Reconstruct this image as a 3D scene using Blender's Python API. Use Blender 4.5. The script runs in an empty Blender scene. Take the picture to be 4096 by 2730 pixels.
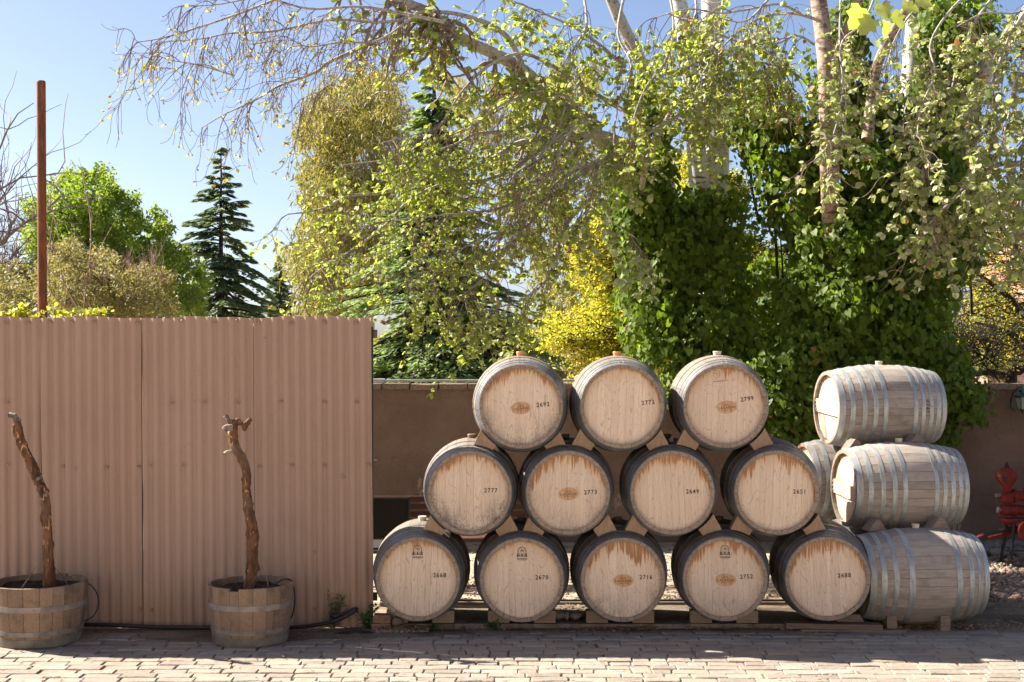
import bpy, math, random
import numpy as np
from mathutils import Vector, Matrix
R = random.Random(7)
NR = np.random.default_rng(7)
PI = math.pi
C = bpy.context.scene.collection
SC = bpy.context.scene

# ------------------------------------------------------------ camera, sky, sun, exposure
CAMZ, FPX = 2.0, 5690.0
cam = bpy.data.objects.new('camera', bpy.data.cameras.new('camera'))
C.objects.link(cam)
cam.data.lens = 50.0; cam.data.sensor_width = 36.0
cam.data.clip_end = 3000; cam.data.clip_start = 0.05
cam.location = (0, 0, CAMZ); cam.rotation_euler = (PI/2, 0, 0)
SC.camera = cam
SUN = Vector((-2.43, 0.97, 2.16)).normalized()
SUN_EL = math.asin(SUN.z); SUN_AZ = math.atan2(SUN.x, SUN.y)
W = bpy.data.worlds.new('World'); SC.world = W; W.use_nodes = True
wn = W.node_tree.nodes; bg = wn['Background']
sky = wn.new('ShaderNodeTexSky'); sky.sky_type = 'NISHITA'; sky.sun_disc = False
sky.sun_elevation = SUN_EL; sky.sun_rotation = SUN_AZ
sky.altitude = 700; sky.air_density = 0.58; sky.dust_density = 2.6; sky.ozone_density = 1.0
W.node_tree.links.new(sky.outputs[0], bg.inputs[0]); bg.inputs[1].default_value = 0.05
sd = bpy.data.lights.new('sun', 'SUN'); sd.energy = 4.5; sd.angle = math.radians(0.53); sd.color = (1.0, 0.90, 0.77)
sun = bpy.data.objects.new('sun', sd); C.objects.link(sun)
sun.rotation_euler = SUN.to_track_quat('Z', 'Y').to_euler()
sun.location = (-6, 4, 9)
SC.view_settings.view_transform = 'Standard'; SC.view_settings.look = 'None'
SC.view_settings.gamma = 1.0; SC.view_settings.use_curve_mapping = False
SC.view_settings.exposure = 2.1
cy = SC.cycles
cy.max_bounces = 8; cy.diffuse_bounces = 5; cy.glossy_bounces = 2; cy.transmission_bounces = 5
cy.transparent_max_bounces = 6; cy.caustics_reflective = False; cy.caustics_refractive = False
cy.sample_clamp_indirect = 6; cy.use_denoising = True
try: cy.denoiser = 'OPENIMAGEDENOISE'
except Exception: pass

# ------------------------------------------------------------ helpers
def P(px, py, Y):                       # a point of the place seen at that pixel, Y metres off
    return Vector(((px-2048)*Y/FPX, Y, CAMZ-(py-1365)*Y/FPX))
def Q(x, y, Y): return P(x*1.7407, y*1.7407, Y)

class MB:
    def __init__(s): s.v=[]; s.f=[]; s.m=[]
    def add(s, vs, fs, mi=0):
        o=len(s.v); s.v.extend([tuple(v) for v in vs]); s.f.extend([tuple(i+o for i in f) for f in fs]); s.m.extend([mi]*len(fs)); return s
    def box(s, c, d, mi=0, rot=None):
        x,y,z=[k/2 for k in d]
        vs=[Vector((i*x,j*y,k*z)) for k in(-1,1) for j in(-1,1) for i in(-1,1)]
        if rot is not None: vs=[rot@v for v in vs]
        c=Vector(c); vs=[v+c for v in vs]
        return s.add(vs,[(0,2,3,1),(4,5,7,6),(0,1,5,4),(2,6,7,3),(0,4,6,2),(1,3,7,5)],mi)
    def tube(s, pts, rad, n=8, mi=0, cap=True, bump=0, rng=None):
        pts=[Vector(p) for p in pts]; k=len(pts)
        if not hasattr(rad,'__len__'): rad=[rad]*k
        vs=[]; up=None
        for i,p in enumerate(pts):
            t=(pts[min(i+1,k-1)]-pts[max(i-1,0)])
            t=t.normalized() if t.length>1e-9 else Vector((0,0,1))
            if up is None:
                up=t.orthogonal().normalized()
            else:
                up=(up-t*up.dot(t)); up=up.normalized() if up.length>1e-6 else t.orthogonal().normalized()
            w=t.cross(up)
            for j in range(n):
                a=2*PI*j/n; r=rad[i]
                if bump and rng: r*=1+bump*(rng.random()-.5)*2
                vs.append(p+up*(math.cos(a)*r)+w*(math.sin(a)*r))
        fs=[(i*n+j,i*n+(j+1)%n,(i+1)*n+(j+1)%n,(i+1)*n+j) for i in range(k-1) for j in range(n)]
        if cap: fs+= [tuple(range(n))[::-1], tuple((k-1)*n+j for j in range(n))]
        return s.add(vs,fs,mi)
    def lathe(s, c, prof, n=24, mi=0, axis='z'):     # prof: (r,h)
        vs=[];k=len(prof); c=Vector(c)
        for r,h in prof:
            for j in range(n):
                a=2*PI*j/n; x,y=r*math.cos(a),r*math.sin(a)
                vs.append(c+Vector({'z':(x,y,h),'y':(x,h,y),'x':(h,x,y)}[axis]))
        fs=[(i*n+j,i*n+(j+1)%n,(i+1)*n+(j+1)%n,(i+1)*n+j) for i in range(k-1) for j in range(n)]
        fs+=[tuple(range(n))[::-1], tuple((k-1)*n+j for j in range(n))]
        return s.add(vs,fs,mi)
    def prism_y(s, poly, y0, y1, mi=0):      # polygon in xz
        n=len(poly)
        vs=[(x,y0,z) for x,z in poly]+[(x,y1,z) for x,z in poly]
        fs=[tuple(range(n)),tuple(range(2*n-1,n-1,-1))]+[(i,i+n,(i+1)%n+n,(i+1)%n) for i in range(n)]
        return s.add(vs,fs,mi)
    def mesh(s, name, mats=(), smooth=None):
        me=bpy.data.meshes.new(name); me.from_pydata(s.v,[],s.f)
        for m in (mats if isinstance(mats,(list,tuple)) else [mats]): me.materials.append(m)
        if len(me.materials)>1: me.polygons.foreach_set('material_index', s.m)
        if smooth is not None:
            me.polygons.foreach_set('use_smooth',[True]*len(me.polygons))
            me.set_sharp_from_angle(angle=math.radians(smooth))
        me.update(); return me

def ob(name, me, parent=None, loc=None, rot=None, scale=None, color=None):
    o=bpy.data.objects.new(name, me); C.objects.link(o)
    if parent is not None: o.parent=parent
    if loc is not None: o.location=loc
    if rot is not None: o.rotation_euler=rot
    if scale is not None: o.scale=scale
    if color is not None: o.color=color
    return o
def tag(o,label,cat,group=None,kind=None):
    if kind: o['kind']=kind
    if label: o['label']=label
    if cat: o['category']=cat
    if group: o['group']=group
    return o
def thing(name,label,cat,loc=(0,0,0),rz=0,group=None):
    o=bpy.data.objects.new(name,None); C.objects.link(o); o.empty_display_size=.1
    o.location=loc; o.rotation_euler=(0,0,rz); return tag(o,label,cat,group)
def struct(name,me,label=None):
    o=ob(name,me); o['kind']='structure'
    if label: o['label']=label
    return o

# ------------------------------------------------------------ materials
class NT:
    def __init__(s,name):
        s.m=bpy.data.materials.new(name); s.m.use_nodes=True; s.t=s.m.node_tree; s.b=s.t.nodes['Principled BSDF']; s.out=s.t.nodes['Material Output']
        s.b.inputs['Specular IOR Level'].default_value=.35
    def n(s,t,**k):
        x=s.t.nodes.new(t)
        for a,b in k.items(): setattr(x,a,b)
        return x
    def L(s,a,b): s.t.links.new(a,b)
    def setin(s,sock,v):
        if isinstance(v,bpy.types.NodeSocket): s.L(v,sock)
        elif isinstance(v,(tuple,list)) and len(v)==3 and sock.type=='RGBA': sock.default_value=(*v,1)
        else: sock.default_value=v
    def coord(s,scale=(1,1,1),kind='Object',off=None,rot=None):
        tc=s.n('ShaderNodeTexCoord'); mp=s.n('ShaderNodeMapping')
        s.L(tc.outputs[kind],mp.inputs[0]); mp.inputs['Scale'].default_value=scale
        if rot: mp.inputs['Rotation'].default_value=rot
        if off is not None: s.setin(mp.inputs['Location'],off)
        return mp.outputs[0]
    def noise(s,vec,scale=5,detail=3,rough=.55,dist=0):
        x=s.n('ShaderNodeTexNoise'); s.L(vec,x.inputs['Vector']); x.inputs['Scale'].default_value=scale
        x.inputs['Detail'].default_value=detail; x.inputs['Roughness'].default_value=rough; x.inputs['Distortion'].default_value=dist
        return x.outputs[0]
    def ramp(s,fac,stops):
        x=s.n('ShaderNodeValToRGB'); s.L(fac,x.inputs[0]); e=x.color_ramp.elements
        while len(e)<len(stops): e.new(.5)
        for i,(p,c) in enumerate(stops):
            e[i].position=p; e[i].color=(*c,1) if len(c)==3 else c
        return x.outputs[0]
    def math(s,op,a,b=0,c=0,clamp=False):
        x=s.n('ShaderNodeMath',operation=op); x.use_clamp=clamp
        for i,v in enumerate((a,b,c)): s.setin(x.inputs[i],v)
        return x.outputs[0]
    def mix(s,f,a,b,mode='MIX'):
        x=s.n('ShaderNodeMix',data_type='RGBA',blend_type=mode); x.clamp_factor=True
        s.setin(x.inputs[0],f); s.setin(x.inputs[6],a); s.setin(x.inputs[7],b); return x.outputs[2]
    def mr(s,v,a,b,c=0,d=1,smooth=True):
        x=s.n('ShaderNodeMapRange'); x.interpolation_type='SMOOTHSTEP' if smooth else 'LINEAR'
        for i,k in enumerate((v,a,b,c,d)): s.setin(x.inputs[i],k)
        return x.outputs[0]
    def rnd(s): return s.n('ShaderNodeObjectInfo').outputs['Random']
    def island(s): return s.n('ShaderNodeNewGeometry').outputs['Random Per Island']
    def bump(s,h,strength=.3,dist=.01):
        x=s.n('ShaderNodeBump'); x.inputs['Strength'].default_value=strength; x.inputs['Distance'].default_value=dist
        s.L(h,x.inputs['Height']); s.L(x.outputs[0],s.b.inputs['Normal'])
    def fin(s,col,rough=.8,metal=0,spec=None):
        s.setin(s.b.inputs['Base Color'],col); s.setin(s.b.inputs['Roughness'],rough); s.setin(s.b.inputs['Metallic'],metal)
        if spec is not None: s.b.inputs['Specular IOR Level'].default_value=spec
        return s.m

def simple(name,col,rough=.7,metal=0,var=.25,scale=20,bump=.2):
    t=NT(name); n=t.noise(t.coord(),scale,4)
    a=tuple(c*(1-var) for c in col); b=tuple(min(1,c*(1+var)) for c in col)
    c=t.ramp(n,[(.3,a),(.7,b)])
    if bump: t.bump(n,bump,.005)
    return t.fin(c,rough,metal)

def m_head():                      # planed oak of a barrel head, rust-orange run-off under the chime, mould at the foot
    t=NT('oak_head')
    info=t.n('ShaderNodeObjectInfo'); sep=t.n('ShaderNodeSeparateColor'); t.L(info.outputs['Color'],sep.inputs[0])
    seed,stain,mould=sep.outputs[0],sep.outputs[1],sep.outputs[2]
    rnd=info.outputs['Random']
    tc=t.n('ShaderNodeTexCoord'); xyz=t.n('ShaderNodeSeparateXYZ'); t.L(tc.outputs['Object'],xyz.inputs[0])
    x,z=xyz.outputs[0],xyz.outputs[2]
    def vec(sx,sz,extra=None):
        cb=t.n('ShaderNodeCombineXYZ'); t.setin(cb.inputs[0],t.math('MULTIPLY',x,sx)); t.setin(cb.inputs[2],t.math('MULTIPLY',z,sz))
        t.setin(cb.inputs[1], t.math('MULTIPLY', extra if extra is not None else seed, 37.0)); return cb.outputs[0]
    grain=t.noise(vec(170,6,rnd),1,3,.6)
    fleck=t.noise(vec(75,17,rnd),1,2,.5,1.8)
    cath=t.noise(vec(9,2.2,rnd),1,1,.5)
    rings=t.math('FRACT',t.math('MULTIPLY',cath,16.0))
    ringm=t.math('MULTIPLY',t.mr(rings,.80,.93),t.mr(fleck,.42,.56))
    col=t.mix(t.mr(grain,.3,.72),(.70,.555,.425),(.82,.68,.535))
    col=t.mix(t.math('MULTIPLY',rnd,.30),col,(.52,.37,.25))
    col=t.mix(t.math('MULTIPLY',t.mr(t.math('SINE',t.math('MULTIPLY',seed,40.0)),0,1),.35),col,(.50,.40,.32))
    col=t.mix(t.math('MULTIPLY',ringm,.5),col,(.32,.21,.12))
    col=t.mix(t.math('MULTIPLY',t.mr(fleck,.66,.73),.28),col,(.35,.22,.12))
    R2=.0697
    chord=t.math('SQRT',t.math('MAXIMUM',t.math('SUBTRACT',R2,t.math('MULTIPLY',x,x)),0.0))
    top=t.math('SUBTRACT',chord,z)          # metres below the rim
    bot=t.math('ADD',chord,z)
    nb=t.noise(vec(9,2.0),1,2,.5); nf=t.noise(vec(75,5.0),1,3,.6)
    reach=t.math('MULTIPLY',stain,t.math('MULTIPLY_ADD',t.math('SUBTRACT',nb,.37),.23,t.math('MULTIPLY',t.math('SUBTRACT',nf,.48),.22)))
    reach=t.math('ADD',reach,.016)
    sm=t.math('SUBTRACT',1.0,t.mr(t.math('SUBTRACT',top,reach),-.030,.008))
    sm=t.math('MULTIPLY',sm,t.mr(nf,.30,.55,.30,1))
    scol=t.mix(t.mr(t.math('SUBTRACT',reach,top),-.005,.045),(.54,.30,.13),(.31,.125,.042))
    col=t.mix(t.math('MULTIPLY',sm,.9),col,scol)
    wide=t.math('MULTIPLY',t.math('SUBTRACT',1.0,t.mr(top,.0,.13)),.30)
    col=t.mix(wide,col,(.50,.30,.14))
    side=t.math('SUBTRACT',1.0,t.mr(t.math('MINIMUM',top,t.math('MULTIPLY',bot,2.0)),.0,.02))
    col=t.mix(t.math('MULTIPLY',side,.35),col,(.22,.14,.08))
    nm=t.noise(vec(110,60),1,4,.75); nm2=t.noise(vec(9,5),1,2)
    mm=t.math('MULTIPLY',t.math('SUBTRACT',1.0,t.mr(bot,.0,.21)),t.mr(t.math('ADD',t.math('MULTIPLY',nm,.55),t.math('MULTIPLY',nm2,.45)),.44,.60))
    mm=t.math('MULTIPLY',mm,mould,clamp=True)
    col=t.mix(mm,col,(.10,.085,.075))
    haze=t.math('MULTIPLY',t.mr(bot,.36,.05),.22)
    col=t.mix(t.math('MULTIPLY',haze,mould),col,(.34,.30,.28))
    t.bump(grain,.12,.002)
    return t.fin(col,.62,spec=.3)

def m_stave(name,dark,light,streak):
    t=NT(name); rnd=t.rnd()
    off=t.n('ShaderNodeCombineXYZ'); t.L(t.math('MULTIPLY',rnd,50.0),off.inputs[0]); t.L(rnd,off.inputs[1])
    grain=t.noise(t.coord((120,5,120),off=off.outputs[0]),1,4,.65)
    blot=t.noise(t.coord((9,5,9),off=off.outputs[0]),1,4,.6)
    saw=t.noise(t.coord((14,150,14),off=off.outputs[0]),1,2,.5)
    col=t.mix(t.mr(grain,.3,.7),dark,light)
    col=t.mix(t.math('MULTIPLY',t.mr(blot,.50,.68),.85),col,streak)
    col=t.mix(t.math('MULTIPLY',t.mr(saw,.48,.62),.2),col,streak)
    col=t.mix(.45,col,t.ramp(rnd,[(0,tuple(c*.62 for c in light)),(.5,light),(1,tuple(min(1,c*1.2) for c in light))]))
    t.bump(grain,.35,.003)
    return t.fin(col,.78,spec=.3)

def m_steel():
    t=NT('galvanised_hoop'); rnd=t.rnd()
    off=t.n('ShaderNodeCombineXYZ'); t.L(t.math('MULTIPLY',rnd,20.0),off.inputs[0])
    n=t.noise(t.coord((12,40,12),off=off.outputs[0]),1,5,.6); n2=t.noise(t.coord((4,4,4),off=off.outputs[0]),1,4,.6)
    col=t.mix(t.mr(n,.3,.7),(.30,.325,.33),(.46,.485,.48))
    col=t.mix(t.math('MULTIPLY',t.mr(n2,.55,.75),.4),col,(.24,.21,.18))
    t.bump(n,.12,.002)
    return t.fin(col,t.mr(n2,.3,.7,.42,.62),.55)

def m_leaf(name,top,under,trans=.45,var=.35,rough=.5,tcol=None,spec=.35,dry=0.0):
    t=NT(name); g=t.n('ShaderNodeNewGeometry')
    isl=g.outputs['Random Per Island']; rn=t.math('FRACT',t.math('ADD',isl,t.rnd()))
    h=t.ramp(rn,[(0,tuple(c*(1-var) for c in top)),(.5,top),(1,(min(1,top[0]*(1+var*1.2)),min(1,top[1]*(1+var*.7)),top[2]*(1+var*.2)))])
    col=t.mix(g.outputs['Backfacing'],h,t.mix(t.math('MULTIPLY',rn,.5),under,h))
    if dry: col=t.mix(t.mr(rn,1-dry,1-dry+.004),col,(.30,.14,.06))
    t.fin(col,rough,spec=spec)
    tr=t.n('ShaderNodeBsdfTranslucent'); tc=t.mix(.0,h,h) if tcol is None else t.mix(t.math('MULTIPLY',rn,.6),tcol,h)
    if dry: tc=t.mix(t.mr(rn,1-dry,1-dry+.004),tc,(.35,.15,.05))
    t.L(tc,tr.inputs[0])
    mx=t.n('ShaderNodeMixShader'); mx.inputs[0].default_value=trans
    t.L(t.b.outputs[0],mx.inputs[1]); t.L(tr.outputs[0],mx.inputs[2]); t.L(mx.outputs[0],t.out.inputs[0])
    return t.m

def m_bark(name,base,mark,sc=(8,8,30),thr=.58,rough=.85,bump=.5):
    t=NT(name); n=t.noise(t.coord(sc),1,5,.7); n2=t.noise(t.coord((3,3,3)),1,3)
    col=t.mix(t.mr(n,thr-.03,thr+.05),base,mark); col=t.mix(t.math('MULTIPLY',t.mr(n2,.4,.7),.4),col,tuple(c*.6 for c in base))
    t.bump(n,bump,.01); return t.fin(col,rough,spec=.2)

def m_fence():
    t=NT('painted_iron'); rnd=t.rnd()
    n=t.noise(t.coord((1.2,1.2,.6)),1,5,.6); n2=t.noise(t.coord((60,60,60)),1,3); n3=t.noise(t.coord((14,1,1.2)),1,4,.6)
    col=t.mix(t.mr(n,.35,.7),(.35,.235,.172),(.40,.275,.207))
    col=t.mix(t.math('MULTIPLY',t.mr(n3,.55,.8),.28),col,(.40,.27,.21))
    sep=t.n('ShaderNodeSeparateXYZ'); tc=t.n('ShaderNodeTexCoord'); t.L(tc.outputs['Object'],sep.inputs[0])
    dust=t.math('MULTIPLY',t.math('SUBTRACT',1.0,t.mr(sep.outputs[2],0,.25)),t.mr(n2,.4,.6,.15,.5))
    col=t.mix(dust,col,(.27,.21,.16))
    n4=t.noise(t.coord((.7,.7,1.6)),1,6,.7); col=t.mix(t.math('MULTIPLY',t.mr(n4,.5,.62),.22),col,(.30,.215,.165))
    n5=t.noise(t.coord((9,9,7)),1,2,.5); col=t.mix(t.math('MULTIPLY',t.mr(n5,.73,.76),.5),col,(.20,.13,.10))
    col=t.mix(t.math('MULTIPLY',rnd,.10),col,(.40,.22,.16))
    t.bump(n2,.06,.002); return t.fin(col,.55,spec=.4)

def m_plaster():
    t=NT('brown_plaster'); n=t.noise(t.coord((1.3,1.3,1.3)),1,5,.65); n2=t.noise(t.coord((28,28,28)),1,5,.7); n3=t.noise(t.coord((3,3,1.5)),1,6,.75)
    col=t.mix(t.mr(n,.3,.7),(.135,.088,.062),(.205,.140,.102))
    col=t.mix(t.mr(n3,.61,.66),col,(.27,.205,.17))
    col=t.mix(t.math('MULTIPLY',t.mr(n2,.60,.7),.6),col,(.085,.055,.04))
    vo=t.n('ShaderNodeTexVoronoi',feature='DISTANCE_TO_EDGE'); mp=t.coord((1.1,1,1.3)); ad=t.n('ShaderNodeMixRGB'); ad.inputs[0].default_value=.12; t.L(mp,ad.inputs[1]); nz=t.n('ShaderNodeTexNoise'); nz.inputs['Scale'].default_value=4; nz.inputs['Detail'].default_value=6; t.L(mp,nz.inputs['Vector']); t.L(nz.outputs['Color'],ad.inputs[2]); t.L(ad.outputs[0],vo.inputs['Vector'])
    cr=t.math('MULTIPLY',t.math('SUBTRACT',1.0,t.mr(vo.outputs[0],.002,.010)),t.mr(n3,.46,.56)); col=t.mix(t.math('MULTIPLY',cr,.7),col,(.06,.04,.03))
    n7=t.noise(t.coord((6,6,6)),1,4,.6); t.bump(t.math('ADD',n2,t.math('MULTIPLY',n7,1.5)),.7,.02); return t.fin(col,.9,spec=.2)

def m_brick():
    t=NT('paving_brick')
    g=t.n('ShaderNodeNewGeometry'); r=t.math('FRACT',t.math('ADD',g.outputs['Random Per Island'],t.rnd()))
    sp=t.n('ShaderNodeSeparateXYZ'); t.L(g.outputs['Normal'],sp.inputs[0])
    wc=t.n('ShaderNodeMapping'); t.L(g.outputs['Position'],wc.inputs[0])
    n=t.noise(wc.outputs[0],26,5,.7); n2=t.noise(wc.outputs[0],3.0,4,.6); n3=t.noise(wc.outputs[0],120,3,.6)
    col=t.ramp(r,[(0,(.205,.182,.155)),(.3,(.265,.235,.20)),(.6,(.295,.268,.23)),(.8,(.295,.235,.185)),(1,(.235,.22,.20))])
    col=t.mix(t.math('MULTIPLY',t.mr(n,.45,.75),.55),col,(.33,.275,.23))
    col=t.mix(t.math('MULTIPLY',t.mr(n2,.5,.7),.4),col,(.19,.155,.125))
    col=t.mix(t.math('MULTIPLY',t.mr(n3,.60,.7),.45),col,(.12,.095,.075))
    n6=t.noise(wc.outputs[0],9,5,.75); col=t.mix(t.math('MULTIPLY',t.mr(n6,.56,.64),.6),col,(.15,.12,.10))
    h=t.math('ADD',t.math('ADD',n,n6),t.math('MULTIPLY',n3,.35)); t.bump(h,.7,.010)
    return t.fin(col,.92,spec=.15)

def m_soil(name='sandy_soil',a=(.34,.275,.205),b=(.47,.39,.30),c=(.10,.085,.05)):
    t=NT(name); wc=t.coord(kind='Object')
    n=t.noise(wc,2.2,6,.65); n2=t.noise(wc,38,5,.75); n3=t.noise(wc,140,3,.7)
    col=t.mix(t.mr(n,.35,.65),a,b); col=t.mix(t.math('MULTIPLY',t.mr(n2,.52,.62),.6),col,c)
    col=t.mix(t.math('MULTIPLY',t.mr(n3,.6,.68),.5),col,(.42,.36,.28))
    t.bump(t.math('ADD',n2,t.math('MULTIPLY',n3,.5)),.8,.02); return t.fin(col,.95,spec=.1)

def m_rust():
    t=NT('rusty_steel'); n=t.noise(t.coord((25,25,6)),1,5,.7)
    n2=t.noise(t.coord((9,9,1.3)),1,5,.7); col=t.mix(t.mr(n,.3,.7),(.13,.045,.018),(.27,.095,.035)); col=t.mix(t.math('MULTIPLY',t.mr(n2,.48,.6),.6),col,(.10,.04,.022)); t.bump(n,.2,.003); return t.fin(col,.8,.1)

def m_wood(name,a,b,sc=(60,4,60),rough=.75):
    t=NT(name); r=t.rnd(); off=t.n('ShaderNodeCombineXYZ'); t.L(t.math('MULTIPLY',r,30.0),off.inputs[0])
    n=t.noise(t.coord(sc,off=off.outputs[0]),1,4,.6,.4); n2=t.noise(t.coord((5,5,5),off=off.outputs[0]),1,3)
    col=t.mix(t.mr(n,.3,.7),a,b); col=t.mix(t.math('MULTIPLY',t.mr(n2,.45,.75),.35),col,tuple(c*.55 for c in a))
    col=t.mix(t.math('MULTIPLY',r,.22),col,tuple(c*.6 for c in b))
    t.bump(n,.25,.003); return t.fin(col,rough,spec=.25)

def m_burn():                      # orange burnt-in oval, streaked like the wood
    t=NT('burnt_oval'); n=t.noise(t.coord((90,5,9)),1,3,.6)
    return t.fin(t.mix(t.mr(n,.35,.65),(.50,.245,.085),(.60,.40,.24)),.65)

M_HEAD=m_head(); M_END=m_wood('end_grain',(.22,.165,.125),(.36,.285,.22),(90,3,90)); M_STEEL_SHADE=simple('shade_dark_hoop',(.15,.165,.185),.5,.45,var=.35,scale=14,bump=.1); M_STEELT=simple('rusty_hoop',(.24,.215,.19),.65,.35,var=.35,scale=12,bump=.2)  # front barrels' hoops get a darker steel, their shade put into the colour
M_ST_F=m_stave('oak_stave_dark',(.12,.092,.070),(.22,.175,.135),(.06,.048,.04))
M_ST_S=m_stave('oak_stave_silver',(.19,.16,.135),(.37,.325,.285),(.085,.070,.058))
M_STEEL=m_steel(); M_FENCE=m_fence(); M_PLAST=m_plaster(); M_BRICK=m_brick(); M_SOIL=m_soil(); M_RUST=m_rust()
M_WEDGE=m_wood('pale_pine',(.34,.235,.155),(.45,.325,.23),(50,4,12))
M_CHOCK=m_wood('grey_chock',(.16,.12,.095),(.27,.21,.17),(6,40,50))
M_DUSTY=m_wood('dusty_block',(.25,.185,.145),(.36,.275,.22),(6,40,50))
M_PLANK=m_wood('weathered_plank',(.14,.105,.08),(.25,.19,.15),(4,50,50))
M_BUNG=simple('silicone_bung',(.75,.33,.12),.45,var=.08); M_BUNGW=simple('pale_bung',(.68,.58,.45),.5,var=.08)
M_INK=simple('black_ink',(.035,.03,.028),.7,bump=0); M_FAINT=simple('faded_ink',(.26,.18,.12),.8,bump=0); M_INKB=simple('brown_ink',(.10,.07,.055),.8,bump=0)
M_BURN=m_burn(); M_CHALK=simple('chalk',(.66,.56,.50),.9,var=.1)
M_BLACK=simple('black_rubber',(.018,.018,.02),.45,var=.3); M_BLKMET=simple('black_iron',(.02,.02,.022),.5,.2)
M_CONC=simple('old_concrete',(.17,.15,.13),.95,var=.4,scale=14,bump=.6)
M_STONE=simple('river_stone',(.20,.18,.165),.7,var=.35,scale=9)
# ------------------------------------------------------------ ground, paving
g=MB(); g.add([(-400,-60,-.03),(400,-60,-.03),(400,900,-.03),(-400,900,-.03)],[(0,1,2,3)])
struct('ground',g.mesh('ground',M_SOIL))

def brick_mesh(L,Wd,rng,H=.05):
    b=.0045+rng.random()*.003
    j=lambda k:(rng.random()-.5)*k
    x,y=L/2,Wd/2
    base=[(-x,-y),(0+j(.01),-y+j(.004)),(x,-y),(x,y),(0+j(.01),y+j(.004)),(-x,y)]
    base=[(p+j(.014),q+j(.011)) for p,q in base]
    lo=[(p,q,-H) for p,q in base]; mid=[(p,q,-b*.9) for p,q in base]
    top=[(p*(1-b/x),q*(1-b/y),j(.003)) for p,q in base]
    vs=lo+mid+top; n=6; fs=[]
    for k in (0,1):
        for i in range(n): fs.append((k*n+i,k*n+(i+1)%n,(k+1)*n+(i+1)%n,(k+1)*n+i))
    fs.append((12,13,16,17)); fs.append((13,14,15,16))
    return vs,fs
rb=random.Random(3)
pav=struct('pavement',MB().add([(-7,3.4,-.009),(7,3.4,-.009),(7,10.95,-.009),(-7,10.95,-.009)],[(0,1,2,3)]).mesh('pavement',m_soil('joint_sand',(.17,.13,.09),(.32,.25,.18),(.08,.065,.04))))
rows=[]; y=3.5; k=0
while y<10.9:
    rows.append(y); y+=.1065
place=[]
for k,y in enumerate(rows):
    x=-6.8+rb.random()*.2
    while x<6.8:
        Lb=.203+rb.random()*.018
        if -1.5<x<1.1 and y<9.4 and rb.random()<.55: Lb*=.45+.35*rb.random()
        elif rb.random()<.08: Lb*=.55
        cx=x+Lb/2; x+=Lb+.005+rb.random()*.007
        yy=y+.012*math.sin(cx*1.1+k*.05)+(rb.random()-.5)*.008
        if cx<-.98 and yy>9.80: continue
        if -.98<=cx<3.9 and yy>9.80: continue
        if yy>10.25+.05*math.sin(cx*3): continue
        if cx<-1 and rb.random()<.06 and yy>9.3: continue
        place.append((cx,yy,Lb))
def seen(p):
    cx,yy,_=p
    if yy<8.2: return -1
    px=2048+cx*FPX/yy
    if px<20 or px>4076: return -1
    return 1/yy
order=sorted(range(len(place)),key=lambda i:-seen(place[i]))
solo=set(i for i in order[:298] if seen(place[i])>0)
BL=[(.21,[MB().add(*brick_mesh(.21,.101,rb)).mesh('brick',M_BRICK) for _ in range(6)]),(.125,[MB().add(*brick_mesh(.125,.101,rb)).mesh('brick',M_BRICK) for _ in range(4)])]
rest=MB()
for i,(cx,yy,Lb) in enumerate(place):
    dz=(rb.random()-.5)*.008; rx=(rb.random()-.5)*.03; ry=(rb.random()-.5)*.02; rz=(rb.random()-.5)*.04
    if i in solo:
        bl,ms=BL[0] if Lb>.165 else BL[1]
        ob('brick',rb.choice(ms),pav,(cx,yy,dz),(rx,ry,rz+(PI if rb.random()<.5 else 0)),(Lb/bl,1,1))
    else:
        vs,fs=brick_mesh(Lb,.101,rb); m=Matrix.Rotation(rz,3,'Z')@Matrix.Rotation(rx,3,'X')@Matrix.Rotation(ry,3,'Y')
        rest.add([m@Vector(v)+Vector((cx,yy,dz)) for v in vs],fs)
o=ob('brick_field',rest.mesh('brick_field',M_BRICK),pav); o['kind']='stuff'

# dirt swept over the paving by the fence and a low sill under the barrels
def mound(name,cx,cy,rx,ry,h,mat,seed,n=26,irr=.35):
    rr=random.Random(seed); ph=[rr.random()*6 for _ in range(6)]
    mb=MB(); vs=[(cx,cy,h)]; K=7
    for k in range(1,K+1):
        for j in range(n):
            a=2*PI*j/n; w=1+irr*(math.sin(2*a+ph[0])*.5+math.sin(3*a+ph[1])*.3+math.sin(7*a+ph[2])*.2)
            q=k/K; z=h*(1-q*q)*(1+.5*(rr.random()-.5)) if k<K else -.02
            vs.append((cx+rx*w*q*math.cos(a),cy+ry*w*q*math.sin(a),z))
    fs=[(0,1+j,1+(j+1)%n) for j in range(n)]
    for k in range(K-1):
        for j in range(n): fs.append((1+k*n+j,1+(k+1)*n+j,1+(k+1)*n+(j+1)%n,1+k*n+(j+1)%n))
    return mb.add(vs,fs).mesh(name,mat,60)
M_DIRT=m_soil('dirt',(.125,.10,.078),(.22,.18,.14),(.055,.045,.03))
M_COMP=m_soil('dark_compost',(.03,.022,.016),(.07,.052,.036),(.015,.012,.01))
def stuff(name,me,label,cat=None):
    o=ob(name,me); o['kind']='stuff'; o['label']=label; o['category']=cat or name.replace('_',' '); return o
dm=MB()
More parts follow.
